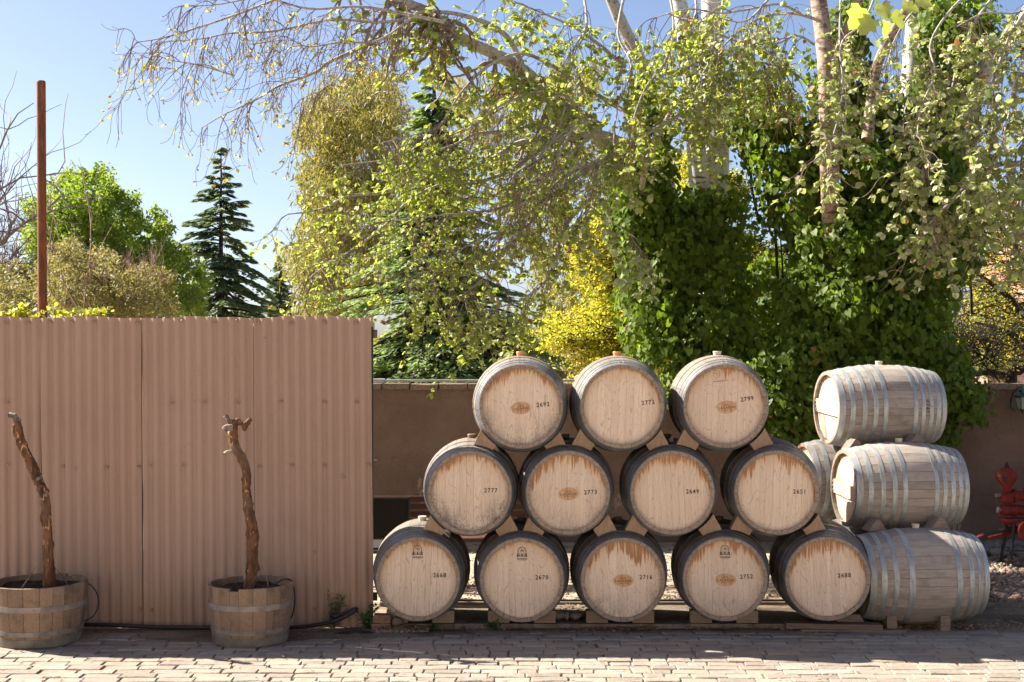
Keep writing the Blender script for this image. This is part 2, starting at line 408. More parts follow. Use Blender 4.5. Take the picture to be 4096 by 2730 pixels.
for (cx,cy,rx,ry,h,sd_) in [(-1.75,9.62,.75,.22,.010,1),(-1.05,9.75,.35,.22,.012,2),(-2.6,9.78,.9,.10,.010,3),(-.75,9.72,.45,.17,.013,4),(-3.3,9.8,.5,.1,.01,5),(.3,9.84,.9,.06,.008,6),(-2.35,9.62,.2,.07,.010,8),(3.3,10.2,.9,.14,.012,9),(1.7,9.84,.9,.05,.008,10),(4.6,10.33,1.0,.14,.012,12)]:
    m=mound('t',cx,cy,rx,ry,h,M_DIRT,sd_); vs=[v.co.copy() for v in m.vertices]; dm.add(vs,[tuple(p.vertices) for p in m.polygons]); bpy.data.meshes.remove(m)
stuff('swept_dirt',dm.mesh('swept_dirt',M_DIRT,60),'brown dirt lying over the bricks along fence and barrels','dirt')
stuff('compost_spill',mound('compost_spill',-1.06,9.70,.15,.07,.022,M_COMP,21),'dark compost spilled on the paving by the fence end','compost')

# kerb under the barrels
kb=thing('low_kerb','low concrete kerb the bottom row of barrels stands on','kerb')
x=-.94; rr=random.Random(9)
while x<2.45:
    L=.42+rr.random()*.25; L=min(L,2.5-x)
    m=MB().box((x+L/2,9.93,.000),(L-.004,.11,.07+rr.random()*.004)); ob('kerb_block',m.mesh('kerb_block',M_CONC),kb); x+=L
sl=MB().box((.78,10.36,-.004),(3.4,.72,.028)); ob('bed',sl.mesh('bed',M_DIRT),kb)
bm_=thing('timber_rail','dark timber rail lying behind the bottom barrel row','timber')
ob('rail',MB().box((.8,10.80,.0),(3.6,.09,.05)).mesh('rail',M_CHOCK),bm_)
ob('iron_strip',MB().box((.8,10.80,.031),(3.6,.03,.010)).mesh('iron_strip',M_BLKMET),bm_)

# pebbles and gravel on the right
def pebbles(name,n,area,smin,smax,mat,seed,label,z=-.03,cat='gravel'):
    rg=np.random.default_rng(seed)
    ico=np.array([(0,0,1),(.9,0,.35),(.28,.85,.35),(-.72,.53,.35),(-.72,-.53,.35),(.28,-.85,.35),(.72,.53,-.4),(-.28,.85,-.4),(-.9,0,-.4),(-.28,-.85,-.4),(.72,-.53,-.4)],float)
    fc=np.array([(0,1,2),(0,2,3),(0,3,4),(0,4,5),(0,5,1),(1,6,2),(2,6,7),(2,7,3),(3,7,8),(3,8,4),(4,8,9),(4,9,5),(5,9,10),(5,10,1),(1,10,6)])
    x0,x1,y0,y1=area
    pos=np.stack([rg.uniform(x0,x1,n),rg.uniform(y0,y1,n),np.full(n,z)],1)
    s=rg.uniform(smin,smax,n)**1.0; a=rg.uniform(0,6.28,n)
    V=ico[None]*(1+rg.uniform(-.22,.22,(n,11,1)))
    V=V*np.stack([s,s*rg.uniform(.55,.9,n),s*rg.uniform(.4,.7,n)],1)[:,None]
    c,sn=np.cos(a)[:,None],np.sin(a)[:,None]
    X=V[:,:,0]*c-V[:,:,1]*sn; Yv=V[:,:,0]*sn+V[:,:,1]*c
    V=np.stack([X,Yv,V[:,:,2]],2)+pos[:,None]+np.array([0,0,1.])*(s*.3)[:,None,None]
    F=(fc[None]+(np.arange(n)*11)[:,None,None]).reshape(-1,3)
    return npmesh(name,V.reshape(-1,3),F,mat,True)
def npmesh(name,V,F,mat,smooth=False):
    me=bpy.data.meshes.new(name); nv=len(V); nf=len(F); k=F.shape[1]
    me.vertices.add(nv); me.vertices.foreach_set('co',np.asarray(V,np.float32).ravel())
    me.loops.add(nf*k); me.loops.foreach_set('vertex_index',F.astype(np.int32).ravel())
    me.polygons.add(nf); me.polygons.foreach_set('loop_start',np.arange(0,nf*k,k,dtype=np.int32))
    me.materials.append(mat)
    if smooth: me.polygons.foreach_set('use_smooth',np.ones(nf,bool))
    me.update(calc_edges=True); return me
def m_pebble():
    t=NT('pebble'); r=t.math('FRACT',t.math('ADD',t.island(),t.rnd()))
    n=t.noise(t.coord((30,30,30)),1,3)
    c=t.ramp(r,[(0,(.10,.085,.072)),(.3,(.19,.15,.125)),(.55,(.27,.225,.19)),(.8,(.22,.125,.085)),(1,(.36,.31,.26))])
    return t.fin(t.mix(t.mr(n,.4,.7,0,.3),c,(.10,.08,.07)),.85,spec=.2)
M_PEB=m_pebble()
stuff('gravel',pebbles('gravel',15000,(3.0,8.5,10.35,14.3),.010,.034,M_PEB,5,''),'coarse brown gravel between the paving and the garden wall')
stuff('grit',pebbles('grit',5000,(-.9,3.2,10.9,14.2),.004,.014,M_PEB,6,'',z=-.028),'fine grit on the sandy soil behind the barrels')
def rock(seed,s=(1,1,1)):
    rr=random.Random(seed); mb=MB(); vs=[];n=12;K=8
    ph=[rr.random()*6 for _ in range(8)]
    for i in range(K+1):
        th=PI*i/K
        for j in range(n):
            a=2*PI*j/n; r=1+.08*math.sin(2*a+ph[0])+.07*math.sin(3*th+ph[1])+.05*math.sin(3*a+2*th+ph[2])
            vs.append((s[0]*r*math.sin(th)*math.cos(a),s[1]*r*math.sin(th)*math.sin(a),s[2]*r*math.cos(th)))
    fs=[(i*n+j,(i+1)*n+j,(i+1)*n+(j+1)%n,i*n+(j+1)%n) for i in range(K) for j in range(n)]
    return mb.add(vs,fs).mesh('rock',M_STONE,50)
rocks=[rock(i,(1,.8,.7)) for i in range(4)]
rr=random.Random(12)
for (px,py,s,lab) in [(2233,2486,(.062,.05,.042),'large grey river stone left of a flat one on the kerb'),(2268,2487,(.022,.04,.042),'thin upright grey stone between two river stones'),(2303,2488,(.058,.05,.04),'speckled round river stone beside the third chock'),(2362,2492,(.03,.03,.022),'small pale stone against the chock under the third barrel')]:
    p=P(px,py,9.95); o=ob('river_stone',rocks[rr.randrange(4)],None,(p.x,9.97,.037+s[2]*.97),(0,0,rr.random()),s); tag(o,lab,'stone')
for k in range(46):
    x=3.7+rr.random()*2.3 if k>4 else 3.62+k*.2; y_=13.35+rr.random()*.75; s=.05+rr.random()*.06
    o=ob('boulder_stone',rocks[rr.randrange(4)],None,(x,y_,-.03+s*.4),(0,0,rr.random()*3),(s,s*.8,s*.75))
    tag(o,'rounded stone in the bed along the foot of the brown wall','stone','rounded stones heaped along the wall foot')

# unseen cream building added behind the camera to bounce warm light into the shade
M_CREAM=simple('cream_render',(.78,.69,.57),.9,var=.05,scale=2)
hb=MB(); hb.box((0,-7.0,2.6),(22,6,5.26))
for k in range(5): hb.box((-8+k*4,-3.96,1.9),(1.3,.12,1.5),1).box((-8+k*4,-3.94,1.08),(1.5,.2,.08),0)
hb.prism_y([(-11.4,5.235),(11.4,5.235),(10.5,5.9),(-10.5,5.9)],-10.3,-3.7,2)
struct('bounce_building',hb.mesh('bounce_building',[M_CREAM,simple('dark_window',(.03,.035,.04),.2,bump=0),simple('clay_roof',(.30,.14,.09),.85)]),'unseen cream rendered building with five windows, added to bounce light')

# ------------------------------------------------------------ corrugated fence
FY=9.93
fence=thing('corrugated_fence','tall fence of corrugated iron sheets painted terracotta brown','fence',(0,FY,0))
def lean(x,z): return x-.0075*z*(1 if x>-3 else 1.3)
def sheet(x0,x1,seed,bulge=0,ztop=2.165,gap0=0,gap1=0):
    rr=random.Random(seed); mb=MB(); pitch=.0762; n=int(round((x1-x0)/pitch*14)); zs=[0,.12,.35,.6,.85,1.1,1.35,1.6,1.85,2.05,ztop]
    vs=[]
    for zi,z in enumerate(zs):
        for i in range(n+1):
            x=x0+(x1-x0)*i/n
            yv=-.0092+.0184*abs(math.cos(PI*x/pitch))**3+.0045*math.sin(z*2.1+seed*2+x*1.4)
            if i<4 or i>n-4: yv+=bulge*math.sin(z*5+seed)*.004
            zz=z+(.007*math.sin(x*7+seed)+.004*math.sin(x*19) if zi==len(zs)-1 else (.02*math.sin(x*3+seed) if zi==0 else 0))
            if zi==0: zz-=.02
            ex=(gap0+(gap1-gap0)*(1-z/ztop))*(1 if i==n else 0)
            vs.append((lean(x,z)-ex,yv,zz))
    m=n+1
    fs=[(k*m+i,k*m+i+1,(k+1)*m+i+1,(k+1)*m+i) for k in range(len(zs)-1) for i in range(n)]
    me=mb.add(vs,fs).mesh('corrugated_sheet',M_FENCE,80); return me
def fx(px): return (px-2048)*FY/FPX
edges=[fx(-760),fx(-330),fx(172),fx(575),fx(1024),fx(1494)]
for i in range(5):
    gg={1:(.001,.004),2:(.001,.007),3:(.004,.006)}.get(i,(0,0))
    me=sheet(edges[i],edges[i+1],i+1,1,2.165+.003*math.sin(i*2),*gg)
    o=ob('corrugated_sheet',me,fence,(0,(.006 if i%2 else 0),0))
    so=o.modifiers.new('thick','SOLIDIFY'); so.thickness=.0012; so.offset=1; es=o.modifiers.new('edges','EDGE_SPLIT'); es.split_angle=math.radians(62)
scr=MB().lathe((0,0,0),[(.0001,-.006),(.006,-.005),(.0085,-.001),(.0115,.001),(.0115,.003)],8,axis='y').mesh('screw',simple('screw_head',(.30,.20,.145),.6,.1),40)
for z,xs in ((2.135,[25,125,205,310,420,560,740,875,995,1065,1213,1352,1459]),(1.13,[20,140,284,462,572,609,752,1072,1212,1353,1500]),(.135,[585,620,980,1287,1430]),(1.57,[25,690,833,977,1177,1317,1460])):
    for xx in xs:
        x=fx(xx*.976); x=round(x/.0762)*.0762
        ob('screw',scr,fence,(lean(x,z)+R.uniform(-.004,.004),-.012,z+R.uniform(-.01,.01)))
for x in (edges[-1]-.06,edges[4],edges[3],edges[2],-4.4): ob('post',MB().box((x,.055,1.05),(.10,.07,2.1)).mesh('post',M_BLKMET),fence)
for z in (.2,1.13,2.05): ob('rail',MB().box((-2.9,.10,z),(3.9,.02,.06)).mesh('rail',M_PLANK),fence)

# rusty pole
p=P(166,324,13); pole=ob('rusty_pole',MB().lathe((0,0,0),[(.041,-.05),(.041,p.z-.01),(.035,p.z)],14).mesh('rusty_pole',M_RUST,30),None,(p.x+.022,13,0),(0,math.radians(-.35),0))
tag(pole,'tall rust coloured steel pole standing behind the corrugated fence','pole')

# ------------------------------------------------------------ garden wall
WY=14.35; wall=thing('garden_wall','long low brown plastered garden wall with brick capping','wall',(0,WY,0))
n=60; vs=[]; zs=[-.03,.3,.7,1.1,1.515]
rr=random.Random(4)
x0,x1=-9,13
mb=MB()
for z in zs:
    for i in range(n+1): vs.append((x0+(x1-x0)*i/n,rr.uniform(-.006,.006),z))
fs=[(k*(n+1)+i,k*(n+1)+i+1,(k+1)*(n+1)+i+1,(k+1)*(n+1)+i) for k in range(4) for i in range(n)]
mb.add(vs,fs); mb.box(((x0+x1)/2,.13,.742),(x1-x0,.22,1.545))
ob('wall_body',mb.mesh('wall_body',M_PLAST,60),wall)
x=x0; M_CAP=m_soil('cap_mortar',(.16,.115,.085),(.25,.185,.14),(.09,.065,.05))
capm=[]
for _ in range(5):
    vs,fs=brick_mesh(.26,.30,rr,.055); capm.append(MB().add(vs,fs).mesh('cap_brick',M_CAP))
while x<x1:
    L=.235+rr.random()*.06; ob('cap_brick',rr.choice(capm),wall,(x+L/2,.10,1.568+rr.uniform(-.006,.006)),(0,0,rr.uniform(-.02,.02)),(L/.265,1,1)); x+=L+.004
pp=thing('steel_conduit','thin galvanised conduit lying along the wall top with one coupling','pipe',(0,14.33,1.60))
ob('pipe',MB().tube([(-4,0,0),(-1,0,.002),(1.1,0,0)],.012,8).mesh('pipe',M_STEEL,40),pp)
ob('coupling',MB().tube([(-1.42,0,0),(-1.28,0,0)],.022,8).mesh('coupling',M_STEEL,40),pp)
# ------------------------------------------------------------ barrels
BLN,RB,RH=.95,.341,.284
def br(t): return RB-(RB-RH)*abs(2*t/BLN)**1.9
TS=[-.475,-.44,-.37,-.27,-.15,0,.15,.27,.37,.44,.475]
def stave_mesh(a0,a1,gap=.0011):
    mb=MB(); vs=[]; th=.026
    for i,t in enumerate(TS):
        r=br(t); g_=gap/r; am=(a0+a1)/2
        end=i in(0,len(TS)-1); th_=.024 if end else th
        tt=t
        for a,rr_ in ((a0+g_,r),(am,r+.0004),(a1-g_,r),(a1-g_,r-th_),(a0+g_,r-th_)):
            vs.append((rr_*math.cos(a),tt,rr_*math.sin(a)))
    n=5; k=len(TS)
    fs=[(i*n+j,i*n+(j+1)%n,(i+1)*n+(j+1)%n,(i+1)*n+j) for i in range(k-1) for j in range(n)]
    fs+=[tuple(range(n))[::-1],tuple((k-1)*n+j for j in range(n))]
    mb.add(vs,fs); mb.m[-1]=mb.m[-2]=1; return mb
def stave_set(seed,mat,N=28):
    rr=random.Random(seed); w=[1+rr.uniform(-.28,.28) for _ in range(N)]; s=sum(w); a=rr.random(); out=[]
    for k in w:
        b=a+2*PI*k/s; out.append(stave_mesh(a,b).mesh('stave',[mat,M_END],30)); a=b
    return out
def head_boards(seed,side,mat,N=12):
    rr=random.Random(seed); w=[1+rr.uniform(-.3,.3) for _ in range(N)]; s=sum(w); R0=.2655; y0=side*(BLN/2-.030); y1=side*(BLN/2-.052)
    x=-R0; out=[]
    for k in w:
        xe=x+2*R0*k/s; xa,xb=x+.0004,xe-.0004; poly=[]
        m=5
        for i in range(m+1):
            xx=xa+(xb-xa)*i/m; poly.append((xx,math.sqrt(max(R0*R0-xx*xx,1e-8))))
        for i in range(m+1):
            xx=xb+(xa-xb)*i/m; poly.append((xx,-math.sqrt(max(R0*R0-xx*xx,1e-8))))
        n=len(poly); off=rr.uniform(-.0006,.0006)
        vs=[(px_,y0+off,pz) for px_,pz in poly]+[(px_,y1,pz) for px_,pz in poly]
        fs=[tuple(range(n)) if side<0 else tuple(range(n))[::-1]]+[(i,(i+1)%n,(i+1)%n+n,i+n) for i in range(n)]+[tuple(range(2*n-1,n-1,-1)) if side<0 else tuple(range(n,2*n))]
        out.append(MB().add(vs,fs).mesh('head_board',mat)); x=xe
    return out
def hoop_mesh(t0,t1,M_STEEL=None):
    mb=MB(); n=56; vs=[]
    prof=[(t0,.0),(t0,.0022),((t0+t1)/2,.0024),(t1,.0022),(t1,.0)]
    for t,d in prof:
        for j in range(n):
            a=2*PI*j/n; r=br(t)+d+.0003; vs.append((r*math.cos(a),t,r*math.sin(a)))
    fs=[(i*n+j,(i+1)*n+j,(i+1)*n+(j+1)%n,i*n+(j+1)%n) for i in range(4) for j in range(n)]
    mb.add(vs,fs); RV=MB()
    tm=(t0+t1)/2                      # overlap seam with two rivets, and nail heads at the sides
    for a in (PI/2-.055,PI/2+.055,PI*1.02,PI*.02):
        r=br(tm)+.0024; c=Vector((r*math.cos(a),tm,r*math.sin(a))); u=Vector((math.cos(a),0,math.sin(a))); s=Vector((-math.sin(a),0,math.cos(a))); y_=Vector((0,1,0))
        ring=[c+(s*math.cos(q)+y_*math.sin(q))*.0058 for q in [2*PI*k/6 for k in range(6)]]
        top=[c+u*.0035+(s*math.cos(q)+y_*math.sin(q))*.003 for q in [2*PI*k/6 for k in range(6)]]
        RV.add(ring+top,[(k,(k+1)%6,(k+1)%6+6,k+6) for k in range(6)]+[tuple(range(6,12))])
    return mb.mesh('hoop',M_STEEL,35),RV
HO={5:[(-.474,-.425),(-.385,-.345),(-.285,-.250),(-.195,-.158),(-.110,-.073),(.158,.195),(.232,.268),(.305,.342),(.375,.412),(.432,.474)],
    4:[(-.474,-.428),(-.392,-.352),(-.300,-.262),(-.185,-.140),(.195,.238),(.300,.340),(.375,.414),(.432,.474)],
    3:[(-.462,-.425),(-.412,-.380),(-.345,-.315),(-.21,-.17),(.17,.21),(.33,.37),(.43,.474)]}
HOOP={}
for k,v in HO.items():
    HOOP[k]=[]
    for q in v:
        SM=M_STEEL_SHADE if k==3 else M_STEEL; hm,rv=hoop_mesh(*q,SM); rs_=[]
        for j in range(4):
            r1=MB(); r1.add(rv.v[12*j:12*j+12],[(a,(a+1)%6,(a+1)%6+6,a+6) for a in range(6)]+[tuple(range(6,12))]); rs_.append(r1.mesh('rivet',SM,35))
        HOOP[k].append((hm,rs_))
STF=[stave_set(i,M_ST_F) for i in range(3)]; STS=[stave_set(i+10,M_ST_S) for i in range(3)]
BDF=[head_boards(i,-1,M_HEAD,N) for i,N in enumerate((12,11,13,12))]
def rear_head(mat):
    n=40; y0=BLN/2-.03; mb=MB(); vs=[(0,y0,0)]+[(.265*math.cos(2*PI*j/n),y0,.265*math.sin(2*PI*j/n)) for j in range(n)]
    return mb.add(vs,[(0,1+(j+1)%n,1+j) for j in range(n)]).mesh('rear_head',mat)
RHM=rear_head(M_HEAD)
def bung_mesh(mat): return MB().lathe((0,0,RB-.01),[(.024,0),(.031,.034),(.029,.037)],16).mesh('bung',mat,40)
BUNG={'o':bung_mesh(M_BUNG),'w':bung_mesh(M_BUNGW),'g':bung_mesh(simple('grey_bung',(.20,.14,.11),.6,var=.1))}
def seam_ring(mat):
    mb=MB(); n=48; vs=[]
    for r,y_ in ((.2640,-BLN/2+.0285),(.2690,-BLN/2+.029)):
        for j in range(n): a=2*PI*j/n; vs.append((r*math.cos(a),y_,r*math.sin(a)))
    return mb.add(vs,[(j,n+j,n+(j+1)%n,(j+1)%n) for j in range(n)]).mesh('seam_ring',mat)

dg=bpy.context.evaluated_depsgraph_get
def text_verts(s,size,bold=0.0,shear=0.0,spacing=1.0,align='CENTER'):
    cu=bpy.data.curves.new('t','FONT'); cu.body=s; cu.size=size; cu.offset=bold; cu.shear=shear; cu.space_character=spacing; cu.align_x=align; cu.align_y='CENTER'
    cu.resolution_u=3
    o=bpy.data.objects.new('t',cu); C.objects.link(o); bpy.context.view_layer.update()
    me=bpy.data.meshes.new_from_object(o.evaluated_get(dg()))
    vs=[(v.co.x,v.co.y) for v in me.vertices]; fs=[tuple(p.vertices) for p in me.polygons]
    bpy.data.objects.remove(o); bpy.data.meshes.remove(me); bpy.data.curves.remove(cu); return vs,fs
HY=-BLN/2+.030
def put(mb,vf,cx,cz,y,rot=0,mi=0,sx=1.0):
    vs,fs=vf; c,s=math.cos(rot),math.sin(rot)
    mb.add([(cx+(u*sx)*c-v*s,y,cz+(u*sx)*s+v*c) for u,v in vs],fs,mi)
def digit_serifs(mb,n,cx,cz,size,rot):    # Didone look: hairline feet under each figure
    pass
def number_mesh(s,cx,cz,rot=0.0,size=.041):
    mb=MB(); put(mb,text_verts(s,size,.0006,0,1.2),cx,cz,HY-.0014,rot,0,.95); return mb.mesh('number_stamp',M_INK)
def ring(mb,cx,cz,rx,rz,w,y,rot=0,mi=0,n=40,a0=0,a1=2*PI):
    vs=[];c,s=math.cos(rot),math.sin(rot)
    for k in (0,1):
        for j in range(n+1):
            a=a0+(a1-a0)*j/n; u=(rx-k*w)*math.cos(a); v=(rz-k*w)*math.sin(a); vs.append((cx+u*c-v*s,y,cz+u*s+v*c))
    mb.add(vs,[(j,j+1,n+1+j+1,n+1+j) for j in range(n)],mi)
def oval_mesh(cx,cz,rot):
    mb=MB(); n=36; c,s=math.cos(rot),math.sin(rot); rr=random.Random(int(cx*1000)+5)
    def el(a,k=1): 
        u,v=.068*k*math.cos(a),.0405*k*math.sin(a); return (cx+u*c-v*s,HY-.0012,cz+u*s+v*c)
    vs=[(cx,HY-.0012,cz)]+[el(2*PI*j/n,1-rr.random()*.07) for j in range(n)]
    mb.add(vs,[(0,1+j,1+(j+1)%n) for j in range(n)],0)
    ring(mb,cx,cz,.0695,.042,.0012,HY-.0014,rot,1)
    put(mb,text_verts('LAGARDE',.0225,.0004,0,1.18),cx,cz-.004,HY-.0018,rot,1)
    put(mb,text_verts('BODEGA 1897',.0085,.0002,0,1.3),cx-.001*s,cz-.0195,HY-.0018,rot,1)
    # little engraved house above the name
    for k in range(7): put(mb,([(0,0),(.0013,0),(.0013,.012+.004*(k%3)),(0,.012+.004*(k%3))],[(0,1,2,3)]),cx-.020+.0065*k,cz+.0085,HY-.0018,rot,1)
    put(mb,([(-.022,0),(.022,0),(.022,.0013),(-.022,.0013)],[(0,1,2,3)]),cx,cz+.0085,HY-.0019,rot,1)
    put(mb,([(-.014,0),(.012,.003),(.012,.0045),(-.014,.0015)],[(0,1,2,3)]),cx,cz+.019,HY-.0019,rot,1)
    return mb.mesh('winery_oval',[M_BURN,M_INKB])
def cooper_mesh(cx,cz,rot=0):
    mb=MB(); y=HY-.0014
    ring(mb,cx,cz+.018,.030,.034,.0035,y,rot,0); ring(mb,cx,cz+.018,.024,.0275,.0008,y,rot,0)
    put(mb,text_verts('1775',.0155,.0006),cx,cz+.022,y,rot)
    put(mb,text_verts('dal',.009,.0002),cx,cz+.036,y,rot)
    for k in (-3,-2,2,3): put(mb,([(0,0),(.0012,0),(.0012,.014),(0,.014)],[(0,1,2,3)]),cx+k*.0055,cz-.003,y,rot)
    ring(mb,cx,cz+.005,.0045,.006,.0015,y,rot,0,16,0,PI); 
    put(mb,([(-.0045,-.012),(.0045,-.012),(.0045,.005),(-.0045,.005)],[(0,1,2,3)]),cx,cz,y,rot)
    for sgn in (-1,1):
        put(mb,([(0,0),(.008*sgn,.004),(.006*sgn,-.008),(.010*sgn,-.018),(.001*sgn,-.022),(-.004*sgn,-.012)],[(0,1,2,3,4,5) if sgn<0 else (5,4,3,2,1,0)]),cx+sgn*.027,cz+.003,y,rot)
        put(mb,([(0,0),(.012*sgn,.003),(.010*sgn,-.006)],[(0,1,2)]),cx+sgn*.012,cz-.013,y,rot)
    put(mb,text_verts('Garbellotto',.0170,.0004,.35,.92),cx,cz-.030,y,rot)
    put(mb,text_verts('CONEGLIANO',.0062,.0001,0,1.2),cx+.004,cz-.0425,y,rot)
    return mb.mesh('cooper_mark',M_INKB)
def renais_mesh(cx,cz):
    mb=MB(); y=HY-.0014; rot=.12
    ring(mb,cx-.045,cz+.030,.022,.025,.0018,y,rot); put(mb,([(-.018,0),(.018,.0),(.018,.0016),(-.018,.0016)],[(0,1,2,3)]),cx-.045,cz+.033,y,rot)
    put(mb,([(-.001,-.014),(.001,-.014),(.001,.004),(-.001,.004)],[(0,1,2,3)]),cx-.045,cz+.030,y,rot)
    put(mb,text_verts('renaissance',.0185,.0001,0,1.2),cx-.02,cz-.016,y,rot)
    return mb.mesh('faded_mark',M_FAINT)
def bent_text(s,t0,ang,size,mat,bold=.0006):        # figures painted round the staves
    vs,fs=text_verts(s,size,bold,0,1.1); out=[]
    for u,v in vs:
        t=t0-v; a=ang+u/br(t); r=br(t)+.0012; out.append((r*math.cos(a),t,r*math.sin(a)))
    return MB().add(out,fs).mesh('number_stamp',mat)

def make_barrel(label,loc,rz,seed,kind,hoops,bung,stain,mould,rs=1.0,roll=0,group=None,extras=(),ks=1.0):
    t=thing('wine_barrel',label,'barrel',loc,rz,group); t.scale=(rs,ks,rs)
    rr=random.Random(seed); col=(rr.random(),stain,mould,1)
    sts=(STF if kind=='front' else STS)[seed%3]
    for m in sts: ob('stave',m,t,color=col)
    bs=rr.choice(BDF)
    for m in bs: ob('head_board',m,t,color=col,rot=(0,roll,0))
    ob('rear_head',RHM,t,color=col); ob('seam_ring',SEAM,t)
    for m,rv in HOOP[hoops]:
        h_=ob('hoop',m,t)
        for r_ in rv: ob('rivet',r_,h_)
    ob('bung',BUNG[bung],t)
    for nm,me in extras: ob(nm,me,t,color=col)
    return t
SEAM=seam_ring(simple('dark_seam',(.045,.03,.02),.9,bump=0))
YF=9.65; YC=YF+BLN/2
def hx(px): return (px-2048)*YF/FPX
FRONT=[ # number, px, z, yaw deg, stain, mould, bung, extras
 ('2668',1672,.385,0,.55,.30,'w',['c:-.005,.175','t']), ('2670',2088,.378,0,.42,.25,'g',['c:.0,.170','t']),
 ('2716',2492,.380,0,1.9,.45,'g',['o:.005,-.01','t','k']), ('2752',2901,.385,-3.5,.8,.3,'g',['c:.0,.175','o:.005,-.01','t','k2']),
 ('2688',3311,.388,-5,1.15,.12,'g',['t','s']),
 ('2777',1879,.970,0,.8,.9,'g',['t']), ('2773',2272,.970,0,1.25,.35,'g',['o:.005,-.01','t']),
 ('2649',2690,.970,-2,1.0,.05,'g',['t']), ('2651',3107,.972,-4,1.35,.05,'g',['t']),
 ('2692',2084,1.556,0,.9,.55,'o',['o:.0,-.012','t']), ('2772',2489,1.556,0,.55,.05,'o',['t']), ('2799',2902,1.560,-1.5,1.0,.12,'w',['r','o:.012,-.01','t'])]
NUMPOS={'2668':(.145,.02),'2670':(.135,.012),'2716':(.158,.012),'2752':(.145,.012),'2688':(.115,.018),'2777':(.142,.012),'2773':(.155,.0),'2649':(.138,.005),'2651':(.158,.003),'2692':(.150,.01),'2772':(.178,.025),'2799':(.15,.045)}
LAB={'2668':'barrel stamped 2668, front left end of the bottom row by the fence','2670':'barrel stamped 2670 in the bottom row with a maker mark up top','2716':'barrel stamped 2716 in the bottom row with heavy rust streaks and chalk patch','2752':'barrel stamped 2752 in the bottom row with both a maker mark and an oval','2688':'barrel stamped 2688 in the bottom row touching the sideways barrels',
'2777':'barrel stamped 2777 in the middle row with black mould along its lower edge','2773':'barrel stamped 2773 in the middle row with a faint oval mark','2649':'barrel stamped 2649 in the middle row with a small iron latch on top','2651':'barrel stamped 2651 at the right end of the middle row','2692':'barrel stamped 2692 at the left end of the top row','2772':'barrel stamped 2772 in the centre of the top row, plain pale head','2799':'barrel stamped 2799 at the right end of the top row with oval mark'}
CEN={}
for i,(num,px,z,yaw,st,mo,bu,ex) in enumerate(FRONT):
    X=hx(px); th=math.radians(yaw)
    # head centre stays put, body swings behind it
    cx=X-math.sin(th)*BLN/2*-1*-1; cyy=YF+math.cos(th)*BLN/2
    cx=X+math.sin(-th)*BLN/2*(1); 
    E=[]
    for e in ex:
        if e=='t':
            u,v=NUMPOS[num]; E.append(('number_stamp',number_mesh(num,u,v,{'2692':.09,'2772':.10,'2799':.13,'2752':.05,'2773':.05,'2688':.05}.get(num,0))))
        elif e[0]=='o': u,v=map(float,e[2:].split(',')); E.append(('winery_oval',oval_mesh(u,v,{'2692':.08,'2799':.08,'2773':.04}.get(num,0))))
        elif e[0]=='c': u,v=map(float,e[2:].split(',')); E.append(('cooper_mark',cooper_mesh(u,v)))
        elif e=='r': E.append(('faded_mark',renais_mesh(-.01,.185)))
        elif e in('k','k2'):
            mb=MB(); n=18; rr=random.Random(4); a_,b_=(.032,.019) if e=='k' else (.018,.006)
            vs=[(-.205,HY-.001,.018)]+[(-.205+a_*(1-.25*rr.random())*math.cos(2*PI*j/n),HY-.001,.018+b_*(1-.3*rr.random())*math.sin(2*PI*j/n)+(.006*math.cos(2*PI*j/n) if e=='k2' else 0)) for j in range(n)]
            E.append(('chalk_patch',mb.add(vs,[(0,1+j,1+(j+1)%n) for j in range(n)]).mesh('chalk_patch',M_CHALK)))
        elif e=='s': E.append(('side_number',bent_text('2688',-.33,math.radians(193),.06,M_INK)))
    rr=random.Random(i*7)
    CEN[num]=make_barrel(LAB[num],(cx,cyy,z),th,i*5+1,'front',3,bu,st,mo,1,math.radians(rr.uniform(-2.5,2.5)),'barrels stacked heads forward',E)

# little iron latch lying on the middle row
lt=thing('iron_latch','small rusted iron latch lying on the barrel under the wedge','latch',(hx(2690)-.03,9.86,.970+.336),-.15)
lt.rotation_euler=(0,math.radians(-14),-.1)
ob('bar',MB().box((0,0,0),(.085,.016,.012)).mesh('bar',M_BLKMET),lt)
for s in(-1,1): ob('roller',MB().lathe((s*.047,-.0,.0),[(.012,-.018),(.017,-.014),(.017,.014),(.012,.018)],12,axis='y').mesh('roller',M_CONC,40),lt)

